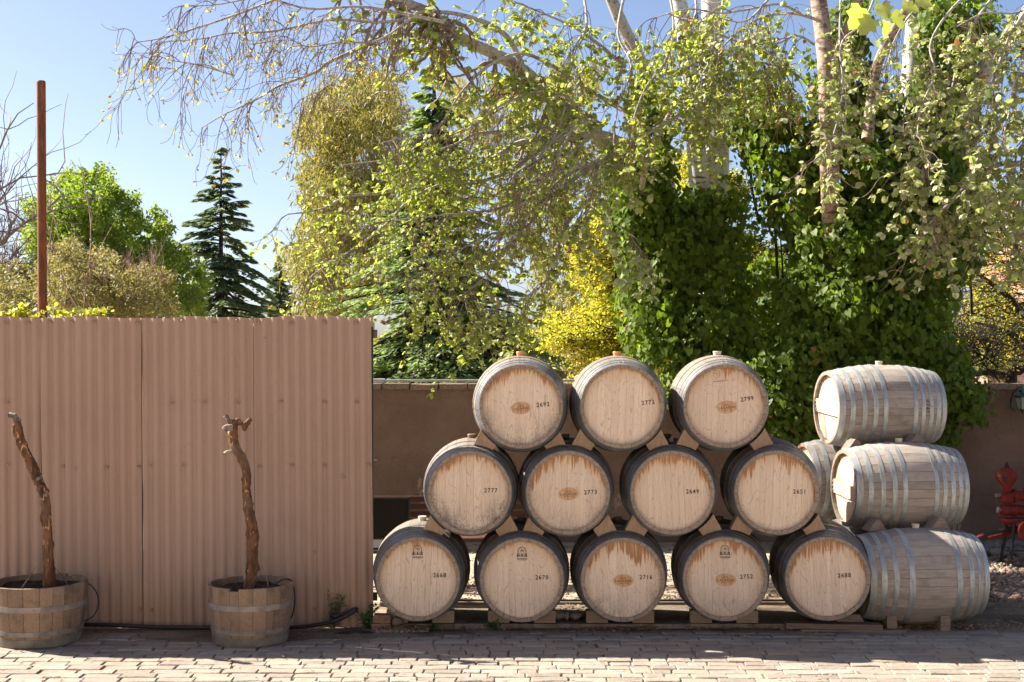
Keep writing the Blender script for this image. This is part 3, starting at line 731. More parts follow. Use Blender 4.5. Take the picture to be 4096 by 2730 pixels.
# wedges between the rows
def arc(cx,cz,r,a0,a1,n=7): return [(cx+r*math.cos(a0+(a1-a0)*k/n),cz+r*math.sin(a0+(a1-a0)*k/n)) for k in range(n+1)]
def wedge(up,lo,name_label,group='wooden wedges between the rows',sh=.0,long=1.0):
    U=Vector((CEN[up].location.x,0,CEN[up].location.z)); Lo=Vector((CEN[lo].location.x,0,CEN[lo].location.z))
    t0=-.39; r=br(-.30)+.0022
    d=(Lo-U); dist=d.length; base=math.atan2(d.z,d.x); sg=-1 if d.x<0 else 1
    cosg=min(1,(dist/2+.004)/r); ga=math.acos(cosg)+.03 if cosg<1 else .03
    outer=ga+.46*long
    # swing outward on the upper circle: towards the side, i.e. away from straight down
    ua=[base+sg*(ga+(outer-ga)*k/7) for k in range(8)]
    up_pts=[(U.x+r*math.cos(a),U.z+r*math.sin(a)) for a in ua]
    lb=base+PI; lo_o=ga+.33*long+.1
    la=[lb-sg*(lo_o+(ga-lo_o)*k/7) for k in range(8)]
    lo_pts=[(Lo.x+r*math.cos(a),Lo.z+r*math.sin(a)) for a in la]
    poly=up_pts+lo_pts
    yA=9.65+.125+sh
    poly=[(x,z) for x,z in poly]
    if sg>0: poly=poly[::-1]
    o=ob('barrel_wedge',MB().prism_y(poly,yA,yA+.10).mesh('barrel_wedge',M_WEDGE),None)
    cx=sum(p[0] for p in poly)/16; cz=sum(p[1] for p in poly)/16
    for v in o.data.vertices: v.co-=Vector((cx,yA,cz))
    o.location=(cx,yA,cz)
    tag(o,name_label,'wedge',group); return o
NM={'2692':'leftmost top row','2772':'central plain headed top row','2799':'rightmost top row','2777':'mould stained leftmost middle row','2773':'second middle row','2649':'third middle row','2651':'rightmost middle row','2668':'leftmost bottom row','2670':'second bottom row','2716':'chalk marked third bottom row','2752':'fourth bottom row','2688':'fifth bottom row'}
pairs=[('2692','2777','left'),('2692','2773','right'),('2772','2773','left'),('2772','2649','right'),('2799','2649','left'),('2799','2651','right'),
       ('2777','2668','left'),('2777','2670','right'),('2773','2670','left'),('2773','2716','right'),('2649','2716','left'),('2649','2752','right'),('2651','2752','left'),('2651','2688','right')]
for u,l,s in pairs: wedge(u,l,'pale wooden wedge under the %s side of the %s barrel'%(s,NM[u]))

# chocks on the kerb, either side of the bottom row barrels
for num in ('2668','2670','2716','2752','2688'):
    B=CEN[num].location
    for sg,sd in((-1,'left'),(1,'right')):
        if num=='2688' and sg<0: continue
        r=br(-.3)+.002; xo=.235; xi=.085; zb=.041
        arcp=[]
        for k in range(8):
            x_=xi+(xo-xi)*k/7; arcp.append((x_,B.z-math.sqrt(r*r-x_*x_)))
        arcp=[(x_,min(z_,.125)) for x_,z_ in arcp]
        poly=[(xi,zb)]+[(xo,zb)]+[(x_,z_) for x_,z_ in arcp[::-1]]
        if num=='2688': poly=[(.06,zb),(.27,zb),(.235,.10)]+[(x_,z_) for x_,z_ in arcp[::-1] if x_>.09 and z_<.1]
        poly=[(x_*sg,z_) for x_,z_ in poly]
        if sg>0: poly=poly[::-1]
        me=MB().prism_y(poly,0,.09).mesh('barrel_chock',M_DUSTY if num!='2688' else M_CHOCK)
        o=ob('barrel_chock',me,None,(B.x,9.885,0)); tag(o,'timber chock under the %s side of the %s barrel'%(sd,NM[num]),'chock','timber chocks under the bottom row')
pl=thing('loose_plank','split weathered plank lying on the kerb under the barrel end','plank',(2.22,9.835,.022),-.03)
ob('board',MB().box((0,0,.012),(.66,.10,.035),rot=Matrix.Rotation(.012,3,'Y')).mesh('board',M_PLANK),pl)
ob('batten',MB().box((.13,-.035,-.016),(.72,.05,.018)).mesh('batten',M_PLANK),pl)

# barrels lying on their sides at the right
def crossbar():
    mb=MB(); 
    mb.box((0,HY-.012,0),(.485,.018,.104)); return mb.mesh('crossbar',M_HEAD)
CB=crossbar(); PEG=MB().lathe((0,0,0),[(.008,-.012),(.010,.0),(.008,.012)],8,axis='x').mesh('peg',M_WEDGE,40)
KS=.89
def lying(label,xl,Yc,z,a,seed,hoops,bung,rs,stain,bar=None,num=None):
    a=math.radians(a); th=-(PI/2-a)
    fr=Vector((-math.cos(a),-math.sin(a),0)); c=Vector((xl,Yc,z))-fr*(BLN/2*KS)
    E=[]
    if num: E.append(('number_stamp',bent_text(num[0],num[1],num[2],.05,M_INKB if num[3] else M_INK)))
    t=make_barrel(label,c,th,seed,'side',hoops,bung,stain,0,rs,0,'silvery barrels laid on their sides',E,KS)
    if bar is not None:
        o=ob('crossbar',CB,t,(0,0,bar),(0,math.radians(3),0))
        for s in(-1,1):
            for k in(-1,0,1): ob('peg',PEG,t,(s*.246,HY-.018,bar+k*.033-s*.013),(0,0,0))
    return t
# facing side angle in barrel coordinates: the camera sees local +x ... found from the yaw
SIDE=0.0
lying('sideways silvery barrel at the foot of the right stack, head in shadow',3.035-.60,10.03,.338,5,2,4,'w',1.0,.5)
lying('sideways barrel in the middle of the right stack, pegged bar on its bright head',2.43,10.43,.925,7,4,5,'w',.975,.9,-.02,('2801',.325,.22,0))
lying('sideways barrel on top of the right stack with dappled shade',2.385,10.80,1.495,8.8,6,5,'w',.955,.6,.0,('2917',.285,.05,1))
lying('barrel half hidden behind the middle sideways barrel, left end showing',2.27,11.08,.925,7,8,5,'w',.975,.8)
lying('barrel low behind the foot of the right stack, only its top showing',2.30,10.70,.338,5,3,4,'w',1.0,.5)
lying('hindmost bottom barrel of the right stack, almost hidden',2.30,11.37,.338,5,5,4,'w',1.0,.5)
# chocks of the lying stack
for (px,lab) in ((3560,'grey timber block under the left of the bottom sideways barrel'),(3773,'grey timber block under the right of the bottom sideways barrel')):
    p=P(px,2515,9.88); o=ob('timber_block',MB().box((0,.06,.048),(.066,.16,.105)).mesh('timber_block',M_CHOCK),None,(p.x,9.845,0)); tag(o,lab,'chock')
def saddle(px,py,Y,lab,s=1,turn=0):
    p=P(px,py,Y); me=MB().prism_y([(-.075*s,-.035*s),(.085*s,-.045*s),(.03*s,.04*s),(-.005*s,.052*s)],-.05,.05).mesh('barrel_wedge',M_CHOCK)
    o=ob('barrel_wedge',me,None,(p.x,Y,p.z),(0,0,turn)); tag(o,lab,'wedge','wooden wedges between the rows')
saddle(3495,2102,10.12,'grey wedge under the left part of the middle sideways barrel',.95,.3)
saddle(3745,2098,10.14,'grey wedge under the right part of the middle sideways barrel',1.1,.3)
saddle(3410,1781,10.52,'grey wedge under the left part of the top sideways barrel',.9,.3)
saddle(3655,1766,10.54,'grey wedge under the right part of the top sideways barrel',1.1,.3)

# ------------------------------------------------------------ half barrel tubs with old vine trunks
M_TUB=m_stave('tub_oak',(.13,.088,.062),(.27,.188,.128),(.04,.031,.025))
M_TUBB=simple('grey_tub_foot',(.16,.145,.12),.85,var=.3,scale=12)
def tub(label,x,y_,rt,rb_,h,seed):
    t=thing('barrel_planter',label,'planter',(x,y_,.005),0,'half barrel planters'); rr=random.Random(seed)
    def rad(z): q=z/h; return rb_+(rt-rb_)*(1-(1-q)**1.6)
    N=24; w=[1+rr.uniform(-.3,.3) for _ in range(N)]; s=sum(w); a=rr.random()
    zs=[0,.05,.12,.2,.28,h]
    for k in w:
        b=a+2*PI*k/s; top=h-(.018 if rr.random()<.08 else rr.random()*.003); vs=[]
        for z in zs:
            z=min(z,top); r=rad(z)
            for q,r_ in ((a+.004,r),((a+b)/2,r+.0006),(b-.004,r),(b-.004,r-.022),(a+.004,r-.022)): vs.append((r_*math.cos(q),r_*math.sin(q),z))
        n=5; fs=[(i*n+j,(i+1)*n+j,(i+1)*n+(j+1)%n,i*n+(j+1)%n) for i in range(5) for j in range(n)]+[tuple(range(n)),tuple(5*n+j for j in range(n))[::-1]]
        m=MB().add([v for v in vs],[f[::-1] for f in fs]).mesh('stave',M_TUB,30); ob('stave',m,t,(0,0,0)); a=b
    for z0,z1 in ((.235,.272),(.078,.106),(.0,.055)):
        n=48; vs=[]
        for z,d in ((z0,0),(z0,.003),(z1,.003),(z1,0)):
            for j in range(n): q=2*PI*j/n; r=rad(z)+d+.0006; vs.append((r*math.cos(q),r*math.sin(q),z))
        mb=MB().add(vs,[(i*n+j,i*n+(j+1)%n,(i+1)*n+(j+1)%n,(i+1)*n+j) for i in range(3) for j in range(n)])
        for q in (-1.35,-1.20,-2.6,-.5):
            r=rad((z0+z1)/2)+.003; mb.lathe((r*math.cos(q),r*math.sin(q),(z0+z1)/2),[(.005,-.005),(.006,0),(.005,.005)],6)
        ob('hoop',mb.mesh('hoop',M_STEELT if z0>.01 else M_TUBB,40),t)
    zt=h-.045; n=40; vs=[(0,0,zt)]
    for k in range(1,6):
        for j in range(n): q=2*PI*j/n; r=(rad(zt)-.021)*k/5; vs.append((r*math.cos(q),r*math.sin(q),zt+rr.uniform(-.012,.014)))
    fs=[(0,1+j,1+(j+1)%n) for j in range(n)]+[(1+k*n+j,1+(k+1)*n+j,1+(k+1)*n+(j+1)%n,1+k*n+(j+1)%n) for k in range(4) for j in range(n)]
    so=ob('soil',MB().add(vs,fs).mesh('soil',M_COMP),t)
    return t
T2=tub('half barrel planter nearer the fence end, with fresh orange wood',-1.746,9.50,.283,.243,.385,1)
T1=tub('dark stained half barrel planter cut off at the left edge',-3.16,9.49,.318,.270,.395,2)
def m_vine():
    t=NT('vine_bark'); n=t.noise(t.coord((34,34,7)),1,5,.7,.6); n2=t.noise(t.coord((22,22,9)),1,3,.6,1.2); n3=t.noise(t.coord((4,4,4)),1,2)
    c=t.mix(t.mr(n,.35,.65),(.075,.038,.021),(.21,.108,.058)); c=t.mix(t.mr(n2,.60,.67),c,(.55,.32,.16)); c=t.mix(t.math('MULTIPLY',t.mr(n3,.5,.7),.4),c,(.24,.18,.14))
    t.bump(t.math('ADD',n,n2),.8,.015); return t.fin(c,.8,spec=.2)
M_VINE=m_vine(); M_DEAD=m_bark('dead_wood',(.30,.25,.20),(.12,.09,.07),(20,20,8),.5)
def resample(pts,n):
    pts=[Vector(p) for p in pts]; out=[]; k=len(pts)-1
    for i in range(n+1):
        u=i/n*k; j=min(int(u),k-1); f=u-j
        p0=pts[max(j-1,0)];p1=pts[j];p2=pts[j+1];p3=pts[min(j+2,k)]
        out.append(.5*((2*p1)+(p2-p0)*f+(2*p0-5*p1+4*p2-p3)*f*f+(3*p1-p0-3*p2+p3)*f*f*f))
    return out
def gnarl(mb,pts,r0,r1,n=18,steps=90,seed=0,mi=0,amp=.21):
    rr=random.Random(seed); ph=[rr.random()*6 for _ in range(6)]; ps=resample(pts,steps); vs=[]; up=None
    k=len(ps)
    for i,p in enumerate(ps):
        t=(ps[min(i+1,k-1)]-ps[max(i-1,0)]).normalized()
        up=t.orthogonal().normalized() if up is None else (up-t*up.dot(t)).normalized()
        w=t.cross(up); q=i/(k-1); r=r0+(r1-r0)*q
        for j in range(n):
            a=2*PI*j/n
            s=1+amp*(math.sin(2*a+q*9+ph[0])*.6+math.sin(3*a-q*14+ph[1])*.5+math.sin(q*31+ph[2]+a)*.5+math.sin(5*a+q*20+ph[4])*.35)+.09*rr.uniform(-1,1)+(.35*math.exp(-((q*7+.3*ph[3])%1-.5)**2*60)*max(0,math.cos(a-ph[5]-3*int(q*7)))**2)
            vs.append(p+up*(math.cos(a)*r*s)+w*(math.sin(a)*r*s))
    fs=[(i*n+j,i*n+(j+1)%n,(i+1)*n+(j+1)%n,(i+1)*n+j) for i in range(k-1) for j in range(n)]+[tuple(range(n))[::-1],tuple((k-1)*n+j for j in range(n))]
    mb.add(vs,fs,mi)
def Vz(x,y_,Y,dy=0): v=P(700+x*.669,1600+y_*.669,Y); v.y+=dy; return v
def Vw(x,y_,Y,dy=0): v=P(x*.669,1600+y_*.669,Y); v.y+=dy; return v
v2=thing('vine_trunk','old crooked vine trunk with forked knobbly head in the planter nearer the fence end','vine trunk',(-1.76,9.5,.33),0,'old vine trunks in the planters')
mb=MB(); O=Vector(v2.location)
def loc(l): return [Vector(p)-O for p in l]
gnarl(mb,loc([Vz(437,1200,9.5),Vz(442,1100,9.5),Vz(455,1000,9.5,.01),Vz(462,880,9.5,.02),Vz(465,790,9.5),Vz(452,690,9.5,-.02),Vz(432,600,9.5),Vz(418,530,9.5,.02),Vz(428,440,9.5),Vz(405,370,9.5),Vz(372,300,9.5,-.01),Vz(352,230,9.5),Vz(345,160,9.5),Vz(330,125,9.5)]),.036,.026,seed=1)
ob('trunk',mb.mesh('trunk',M_VINE,70),v2)
mb=MB(); gnarl(mb,loc([Vz(345,140,9.5),Vz(380,130,9.5),Vz(412,150,9.5,-.01),Vz(435,135,9.5),Vz(452,112,9.5)]),.024,.013,10,24,2)
gnarl(mb,loc([Vz(412,145,9.5),Vz(418,165,9.5,-.01),Vz(414,182,9.5)]),.02,.012,8,8,3); ob('side_branch',mb.mesh('side_branch',M_VINE,70),v2)
mb=MB(); gnarl(mb,loc([Vz(340,160,9.5),Vz(322,125,9.5),Vz(300,92,9.5)]),.02,.012,10,14,4); gnarl(mb,loc([Vz(345,165,9.5,-.02),Vz(316,165,9.5,-.045),Vz(302,178,9.5,-.05)]),.024,.019,10,10,5,amp=.1)
gnarl(mb,loc([Vz(370,320,9.5),Vz(345,310,9.5,-.02),Vz(320,312,9.5,-.03),Vz(298,318,9.5,-.03)]),.014,.012,8,12,6); gnarl(mb,loc([Vz(438,1130,9.5),Vz(420,1060,9.5,-.02),Vz(418,980,9.5,-.02)]),.014,.006,8,12,6)
ob('pruned_stub',mb.mesh('pruned_stub',M_DEAD,70),v2)
v1=thing('vine_trunk','old bare vine trunk leaning left in the planter at the left edge','vine trunk',(-3.05,9.5,.33),0,'old vine trunks in the planters'); O=Vector(v1.location)
mb=MB(); gnarl(mb,loc([Vw(290,1180,9.5),Vw(290,1060,9.5),Vw(292,960,9.5),Vw(284,860,9.5,.01),Vw(280,760,9.5),Vw(277,660,9.5),Vw(262,570,9.5,-.01),Vw(232,490,9.5),Vw(190,395,9.5,.01),Vw(155,320,9.5),Vw(126,245,9.5),Vw(110,170,9.5),Vw(100,125,9.5)]),.037,.023,seed=11)
gnarl(mb,loc([Vw(150,340,9.5),Vw(108,260,9.5,-.01),Vw(84,180,9.5,-.01),Vw(80,140,9.5)]),.016,.008,8,18,12); ob('trunk',mb.mesh('trunk',M_VINE,70),v1)
mb=MB(); gnarl(mb,loc([Vw(108,135,9.5),Vw(85,98,9.5),Vw(52,92,9.5)]),.024,.015,10,12,13); gnarl(mb,loc([Vw(270,575,9.5,-.02),Vw(292,562,9.5,-.03)]),.015,.01,8,6,14)
gnarl(mb,loc([Vw(232,470,9.5,-.02),Vw(252,460,9.5,-.03)]),.012,.008,8,6,15); ob('pruned_stub',mb.mesh('pruned_stub',M_DEAD,70),v1)
def twigs(name,lab,pts,r):
    o=ob(name,MB().tube(resample(pts,10),[r*(1-.6*i/10) for i in range(11)],6).mesh(name,M_DEAD,60)); tag(o,lab,'twig')
twigs('dry_twig','dry twig leaning left out of the planter at the left edge',[Vw(115,1150,9.4),Vw(150,1095,9.4),Vw(190,1040,9.4),Vw(215,995,9.4)],.006)
twigs('dry_twig','dry twig leaning right behind the left vine trunk',[Vw(412,1130,9.55),Vw(385,1070,9.55),Vw(350,1030,9.55),Vw(326,1000,9.55)],.005)
twigs('dry_twig','dry twig standing right of the knobbly vine trunk',[Vz(560,1120,9.55),Vz(548,1070,9.55),Vz(535,1030,9.55),Vz(518,992,9.55)],.005)
def hose(name,lab,pts,r,cat='hose',st=40):
    o=ob(name,MB().tube(resample(pts,st),r,8).mesh(name,M_BLACK,60)); tag(o,lab,cat)
hose('irrigation_pipe','thick black hose along the foot of the fence with looped end',[(-3.6,9.86,.035),(-2.9,9.83,.04),(-2.4,9.80,.028),(-1.9,9.79,.028),(-1.5,9.79,.03),(-1.32,9.77,.055),(-1.2,9.75,.085),(-1.10,9.76,.135),(-1.07,9.78,.155),(-1.09,9.81,.150),(-1.16,9.80,.12),(-1.235,9.78,.105),(-1.24,9.76,.125)],.014,st=80)
hose('drip_tube','thin black tube arching from the left planter rim to the ground',[Vw(430,1140,9.5),Vw(470,1108,9.55),Vw(530,1102,9.6),Vw(575,1150,9.62),Vw(588,1220,9.64),Vw(560,1290,9.62),Vw(500,1325,9.6),Vw(440,1330,9.62)],.0045,'tube')
hose('drip_tube','thin black tube arching over the rim of the planter near the fence end',[Vz(470,1140,9.5),Vz(560,1130,9.45),Vz(610,1095,9.45),Vz(650,1074,9.5),Vz(690,1080,9.56),Vz(712,1140,9.6),Vz(715,1220,9.6),Vz(700,1290,9.62),Vz(680,1320,9.64)],.0045,'tube')
# ------------------------------------------------------------ chair, bench, lantern, pump and the rest
M_SEAT=simple('black_sling',(.012,.012,.013),.9,var=.2,bump=.1)
ch=thing('garden_chair','black garden chair with sling back behind the fence corner','chair',(-1.05,11.15,-.03),0)
ob('sling_back',MB().box((0,-.19,.66),(.50,.012,.30)).mesh('sling_back',M_SEAT),ch)
ob('seat',MB().box((0,.03,.43),(.48,.44,.015)).mesh('seat',M_SEAT),ch)
for s in(-1,1):
    ob('frame',MB().tube([(s*.255,-.20,0),(s*.255,-.19,.43),(s*.255,-.20,.83)],.011,8).mesh('frame',M_BLKMET,40),ch)
    ob('leg',MB().tube([(s*.255,.25,0),(s*.255,.24,.43)],.011,8).mesh('leg',M_BLKMET,40),ch)
    ob('side_rail',MB().tube([(s*.255,-.19,.43),(s*.255,.24,.43)],.011,8).mesh('side_rail',M_BLKMET,40),ch)
ob('stretcher',MB().tube([(-.25,-.19,.40),(.25,-.19,.40)],.01,8).mesh('stretcher',M_BLKMET,40),ch)
ob('top_rail',MB().tube([(-.255,-.20,.82),(.255,-.20,.82)],.010,8).mesh('top_rail',M_BLKMET,40),ch)
M_SLAT=m_wood('red_brown_slat',(.06,.028,.02),(.11,.05,.034),(4,50,50),.6)
be=thing('slatted_bench','reddish brown slatted garden bench against the wall behind the barrels','bench',(-.55,11.9,-.03),0)
for k in range(4): ob('back_slat',MB().box((0,.16+.015*k,.50+.062*k),(1.7,.02,.048)).mesh('back_slat',M_SLAT),be)
for k in range(5): ob('seat_slat',MB().box((0,.10-.075*k,.40),(1.7,.06,.022)).mesh('seat_slat',M_SLAT),be)
for s in(-1,1):
    ob('end_frame',MB().tube([(s*.72,.24,0),(s*.72,.15,.40),(s*.72,.24,.73)],.016,8).tube([(s*.72,-.24,0),(s*.72,-.22,.385)],.016,8).tube([(s*.72,-.22,.38),(s*.72,.14,.38)],.012,8).mesh('end_frame',M_BLKMET,40),be)
# wall lantern
M_GREEN=simple('green_lantern_metal',(.035,.085,.065),.45,.4); 
tg=NT('lantern_glass'); M_GLS=tg.fin((.55,.56,.50),.25); tg.b.inputs['Transmission Weight'].default_value=.5
p=P(4090,1600,14.12); la=thing('wall_lantern','green metal lantern with glass panes on the brown wall at the right edge','lantern',p)
ob('roof',MB().lathe((0,0,0),[(.085,.030),(.088,.042),(.05,.07),(.03,.075),(.028,.10),(.012,.11)],6).mesh('roof',M_GREEN,20),la)
cg=ob('cage',MB().lathe((0,0,0),[(.036,-.105),(.042,-.098),(.042,-.09)],6).lathe((0,0,0),[(.075,.022),(.075,.03)],6).mesh('cage',M_GREEN,20),la)
for k in range(6):
    a=2*PI*k/6; b=2*PI*(k+1)/6
    ob('glazing_bar',MB().tube([(.043*math.cos(a),.043*math.sin(a),-.09),(.075*math.cos(a),.075*math.sin(a),.022)],.004,5).mesh('glazing_bar',M_GREEN),cg)
    ob('pane',MB().add([(.041*math.cos(a),.041*math.sin(a),-.09),(.041*math.cos(b),.041*math.sin(b),-.09),(.073*math.cos(b),.073*math.sin(b),.022),(.073*math.cos(a),.073*math.sin(a),.022)],[(0,1,2,3)]).mesh('pane',M_GLS),cg)
ob('bracket',MB().tube(resample([(0,.21,-.12),(-.05,.19,-.06),(-.05,.12,.06),(0,.04,.13),(0,0,.10)],14),.007,6).mesh('bracket',M_GREEN,50),la)
ob('finial',MB().lathe((0,0,-.12),[(.004,-.02),(.012,-.008),(.012,.004),(.02,.014)],8).mesh('finial',M_GREEN,40),la)
# red pump
tr_=NT('red_pump_paint'); n_=tr_.noise(tr_.coord((22,22,22)),1,5,.65); n2_=tr_.noise(tr_.coord((7,7,7)),1,3)
M_RED=tr_.mix(tr_.mr(n_,.3,.7),(.12,.012,.010),(.23,.022,.017)); M_RED=tr_.mix(tr_.math('MULTIPLY',tr_.mr(n_,.58,.64),.8),M_RED,(.07,.035,.022)); M_RED=tr_.mix(tr_.math('MULTIPLY',tr_.mr(n2_,.5,.7),.5),M_RED,(.10,.05,.04)); tr_.bump(n_,.5,.006); M_RED=tr_.fin(M_RED,.68,spec=.25)
p=P(4028,2244,12.86); pu=thing('hand_pump','old red cast iron pump with domed air vessel on black legs','pump',(p.x,12.86,-.03))
g0=.03
ob('air_vessel',MB().lathe((0,0,g0),[(.03,.60),(.04,.68),(.085,.74),(.093,.775),(.093,.79),(.075,.83),(.035,.852),(.018,.86)],20).mesh('air_vessel',M_RED,40),pu)
ob('vessel_cap',MB().lathe((0,0,g0),[(.02,.855),(.022,.875),(.012,.885),(.012,.90),(.004,.905)],10).mesh('vessel_cap',M_BLKMET,30),pu)
ob('badge',MB().box((-.045,-.083,g0+.765),(.05,.012,.035)).mesh('badge',M_BLKMET),pu)
ob('valve_chest',MB().lathe((0,0,g0),[(.04,.53),(.062,.55),(.065,.59),(.055,.615),(.035,.63)],18).mesh('valve_chest',M_RED,40),pu)
ob('upper_cylinder',MB().lathe((.02,0,g0+.60),[(.04,0),(.05,.03),(.062,.035),(.062,.06),(.046,.065),(.046,.40)],18,axis='x').mesh('upper_cylinder',M_RED,40),pu)
ob('lower_cylinder',MB().lathe((-.04,0,g0+.47),[(.03,-.03),(.048,-.02),(.05,.09),(.058,.10),(.058,.12),(.045,.125),(.045,.46)],18,axis='x').mesh('lower_cylinder',M_RED,40),pu)
ob('nozzle',MB().lathe((-.105,0,g0+.605),[(.02,0),(.024,.012),(.016,.03),(.016,.07)],12,axis='x').mesh('nozzle',M_CONC,40),pu)
ob('nozzle',MB().lathe((-.095,-.02,g0+.475),[(.026,0),(.030,.012),(.022,.02),(.022,.06)],12,axis='x').mesh('nozzle',M_CONC,40),pu)
ob('bracket',MB().box((.03,0,g0+.535),(.10,.05,.02),rot=Matrix.Rotation(.4,3,'Y')).mesh('bracket',M_RED),pu)
ob('bed_plate',MB().box((.19,0,g0+.385),(.48,.16,.03)).box((.03,0,g0+.36),(.06,.14,.05)).mesh('bed_plate',M_RED),pu)
ob('pulley',MB().lathe((.15,-.13,g0+.30),[(.02,-.025),(.085,-.022),(.095,-.02),(.095,-.005),(.078,0),(.095,.005),(.095,.02),(.03,.03)],24,axis='y').mesh('pulley',M_RED,30),pu)
ob('flywheel',MB().lathe((.38,.05,g0+.62),[(.15,-.02),(.21,-.02),(.215,0),(.21,.02),(.15,.02)],32,axis='y').mesh('flywheel',M_RED,30),pu)
for k in range(8):
    a=2*PI*k/8; bo=MB().lathe((.053,.054*math.cos(a),g0+.60+.054*math.sin(a)),[(.007,-.006),(.007,.008)],6,axis='x').mesh('bolt',M_BLKMET,30); ob('bolt',bo,pu)
    bo=MB().lathe((.065,.052*math.cos(a),g0+.47+.052*math.sin(a)),[(.006,-.008),(.006,.012)],6,axis='x').mesh('bolt',M_BLKMET,30); ob('bolt',bo,pu)
    bo=MB().lathe((.088*math.cos(a),.088*math.sin(a),g0+.782),[(.007,-.010),(.007,.014)],6).mesh('bolt',M_BLKMET,30); ob('bolt',bo,pu)
ob('flange',MB().lathe((0,0,g0+.782),[(.099,-.006),(.099,.006)],20).mesh('flange',M_RED,30),pu)
for lx in (.03,.36):
    for ly in(-.09,.09): ob('leg',MB().tube(resample([(lx,ly,g0+.37),(lx-.005,ly,g0+.25),(lx-.03,ly*1.2,g0+.1),(lx-.05,ly*1.3,g0-.03)],8),.014,6).mesh('leg',M_BLKMET,40),pu)
    ob('foot_bar',MB().box((lx-.04,0,g0+.03),(.03,.26,.014)).mesh('foot_bar',M_BLKMET),pu)
ob('skid',MB().box((.16,-.11,g0-.015),(.46,.03,.02)).box((.16,-.11,g0+.12),(.42,.016,.016)).mesh('skid',M_BLKMET),pu)
# shafts of an old implement in front of the wall
sh=thing('cart_shaft','pair of bent red and black shafts resting low before the wall','cart shaft',P(3990,2150,12.9))
O=sh.location.copy()
def ps(l,Y): return [P(3700+x*.606,1450+y_*.606,Y)-O for x,y_ in l]
ob('black_shaft',MB().tube(resample(ps([(640,1098),(560,1100),(480,1118),(410,1135),(385,1142)],12.85),16),[.022]*17,6).mesh('black_shaft',M_BLKMET,50),sh)
ob('red_tip',MB().tube(resample(ps([(388,1141),(355,1152),(330,1162)],12.85),6),[.02,.02,.018,.016,.014,.012,.008],6).mesh('red_tip',M_RED,50),sh)
ob('red_shaft',MB().tube(resample(ps([(640,1120),(560,1128),(510,1135),(440,1150),(418,1160)],12.95),14),[.02]*15,6).mesh('red_shaft',M_RED,50),sh)
# upright staves tied with a strap, behind the sideways barrels
p=P(3800,2150,12.2); sv=thing('stave_bundle','bundle of grey upright slats tied with a black strap behind the sideways barrels','slat bundle',(p.x,12.2,-.03))
for k,(dx,h) in enumerate(((-.16,.50),(-.115,.53),(-.07,.58),(-.02,.60),(.025,.64),(.07,.70))): ob('slat',MB().box((0,0,h/2),(.026,.035,h),rot=Matrix.Rotation(.05,3,'Y')).mesh('slat',M_PLANK),sv,(dx,0,0))
ob('strap',MB().box((.0,-.026,.52),(.24,.006,.035),rot=Matrix.Rotation(-.1,3,'Y')).mesh('strap',M_BLACK),sv)
# bricks and rubble by the fence end
M_OLDB=simple('old_brick',(.27,.165,.115),.95,var=.35,scale=18,bump=.8)
rr=random.Random(31)
for (x_,z_,rz_,lab) in ((-.905,.025,.06,'lower of two broken bricks stacked by the fence end'),(-.90,.082,-.08,'upper of two broken bricks stacked by the fence end')):
    vs,fs=brick_mesh(.12,.10,rr,.052); o=ob('loose_brick',MB().add(vs,fs).mesh('loose_brick',M_OLDB),None,(x_,9.86,z_+.025),(0,0,rz_)); tag(o,lab,'brick')
o=ob('mortar_lump',rocks[1],None,(-.80,9.87,.05),(0,.3,0),(.04,.035,.055)); tag(o,'pale lump of mortar beside the two stacked bricks','lump')
M_RUB=m_pebble()
stuff('rubble_heap',pebbles('rubble_heap',420,(-.95,-.58,9.70,9.84),.006,.022,M_RUB,44,'',z=.012),'crumbled mortar and brick chips heaped at the fence end','rubble')
stuff('scattered_grit',pebbles('scattered_grit',900,(-3.3,2.8,9.55,9.86),.003,.008,M_RUB,45,'',z=.0),'small stones and grit scattered along the fence and kerb','grit')
rr=random.Random(77)
for (px,py,s,lab) in ((382*1.7407/1.0*.0+370,2600,.014,'little pebble lying by the left planter'),(1075,2672,.014,'brown pebble on the sunny bricks right of the planter')):
    Y=2*FPX/(py-1365); p=P(px,py,Y); o=ob('pebble_stone',rocks[2],None,(p.x,Y,.010),(0,0,1),(s,s*.8,s*.8)); tag(o,lab,'stone')

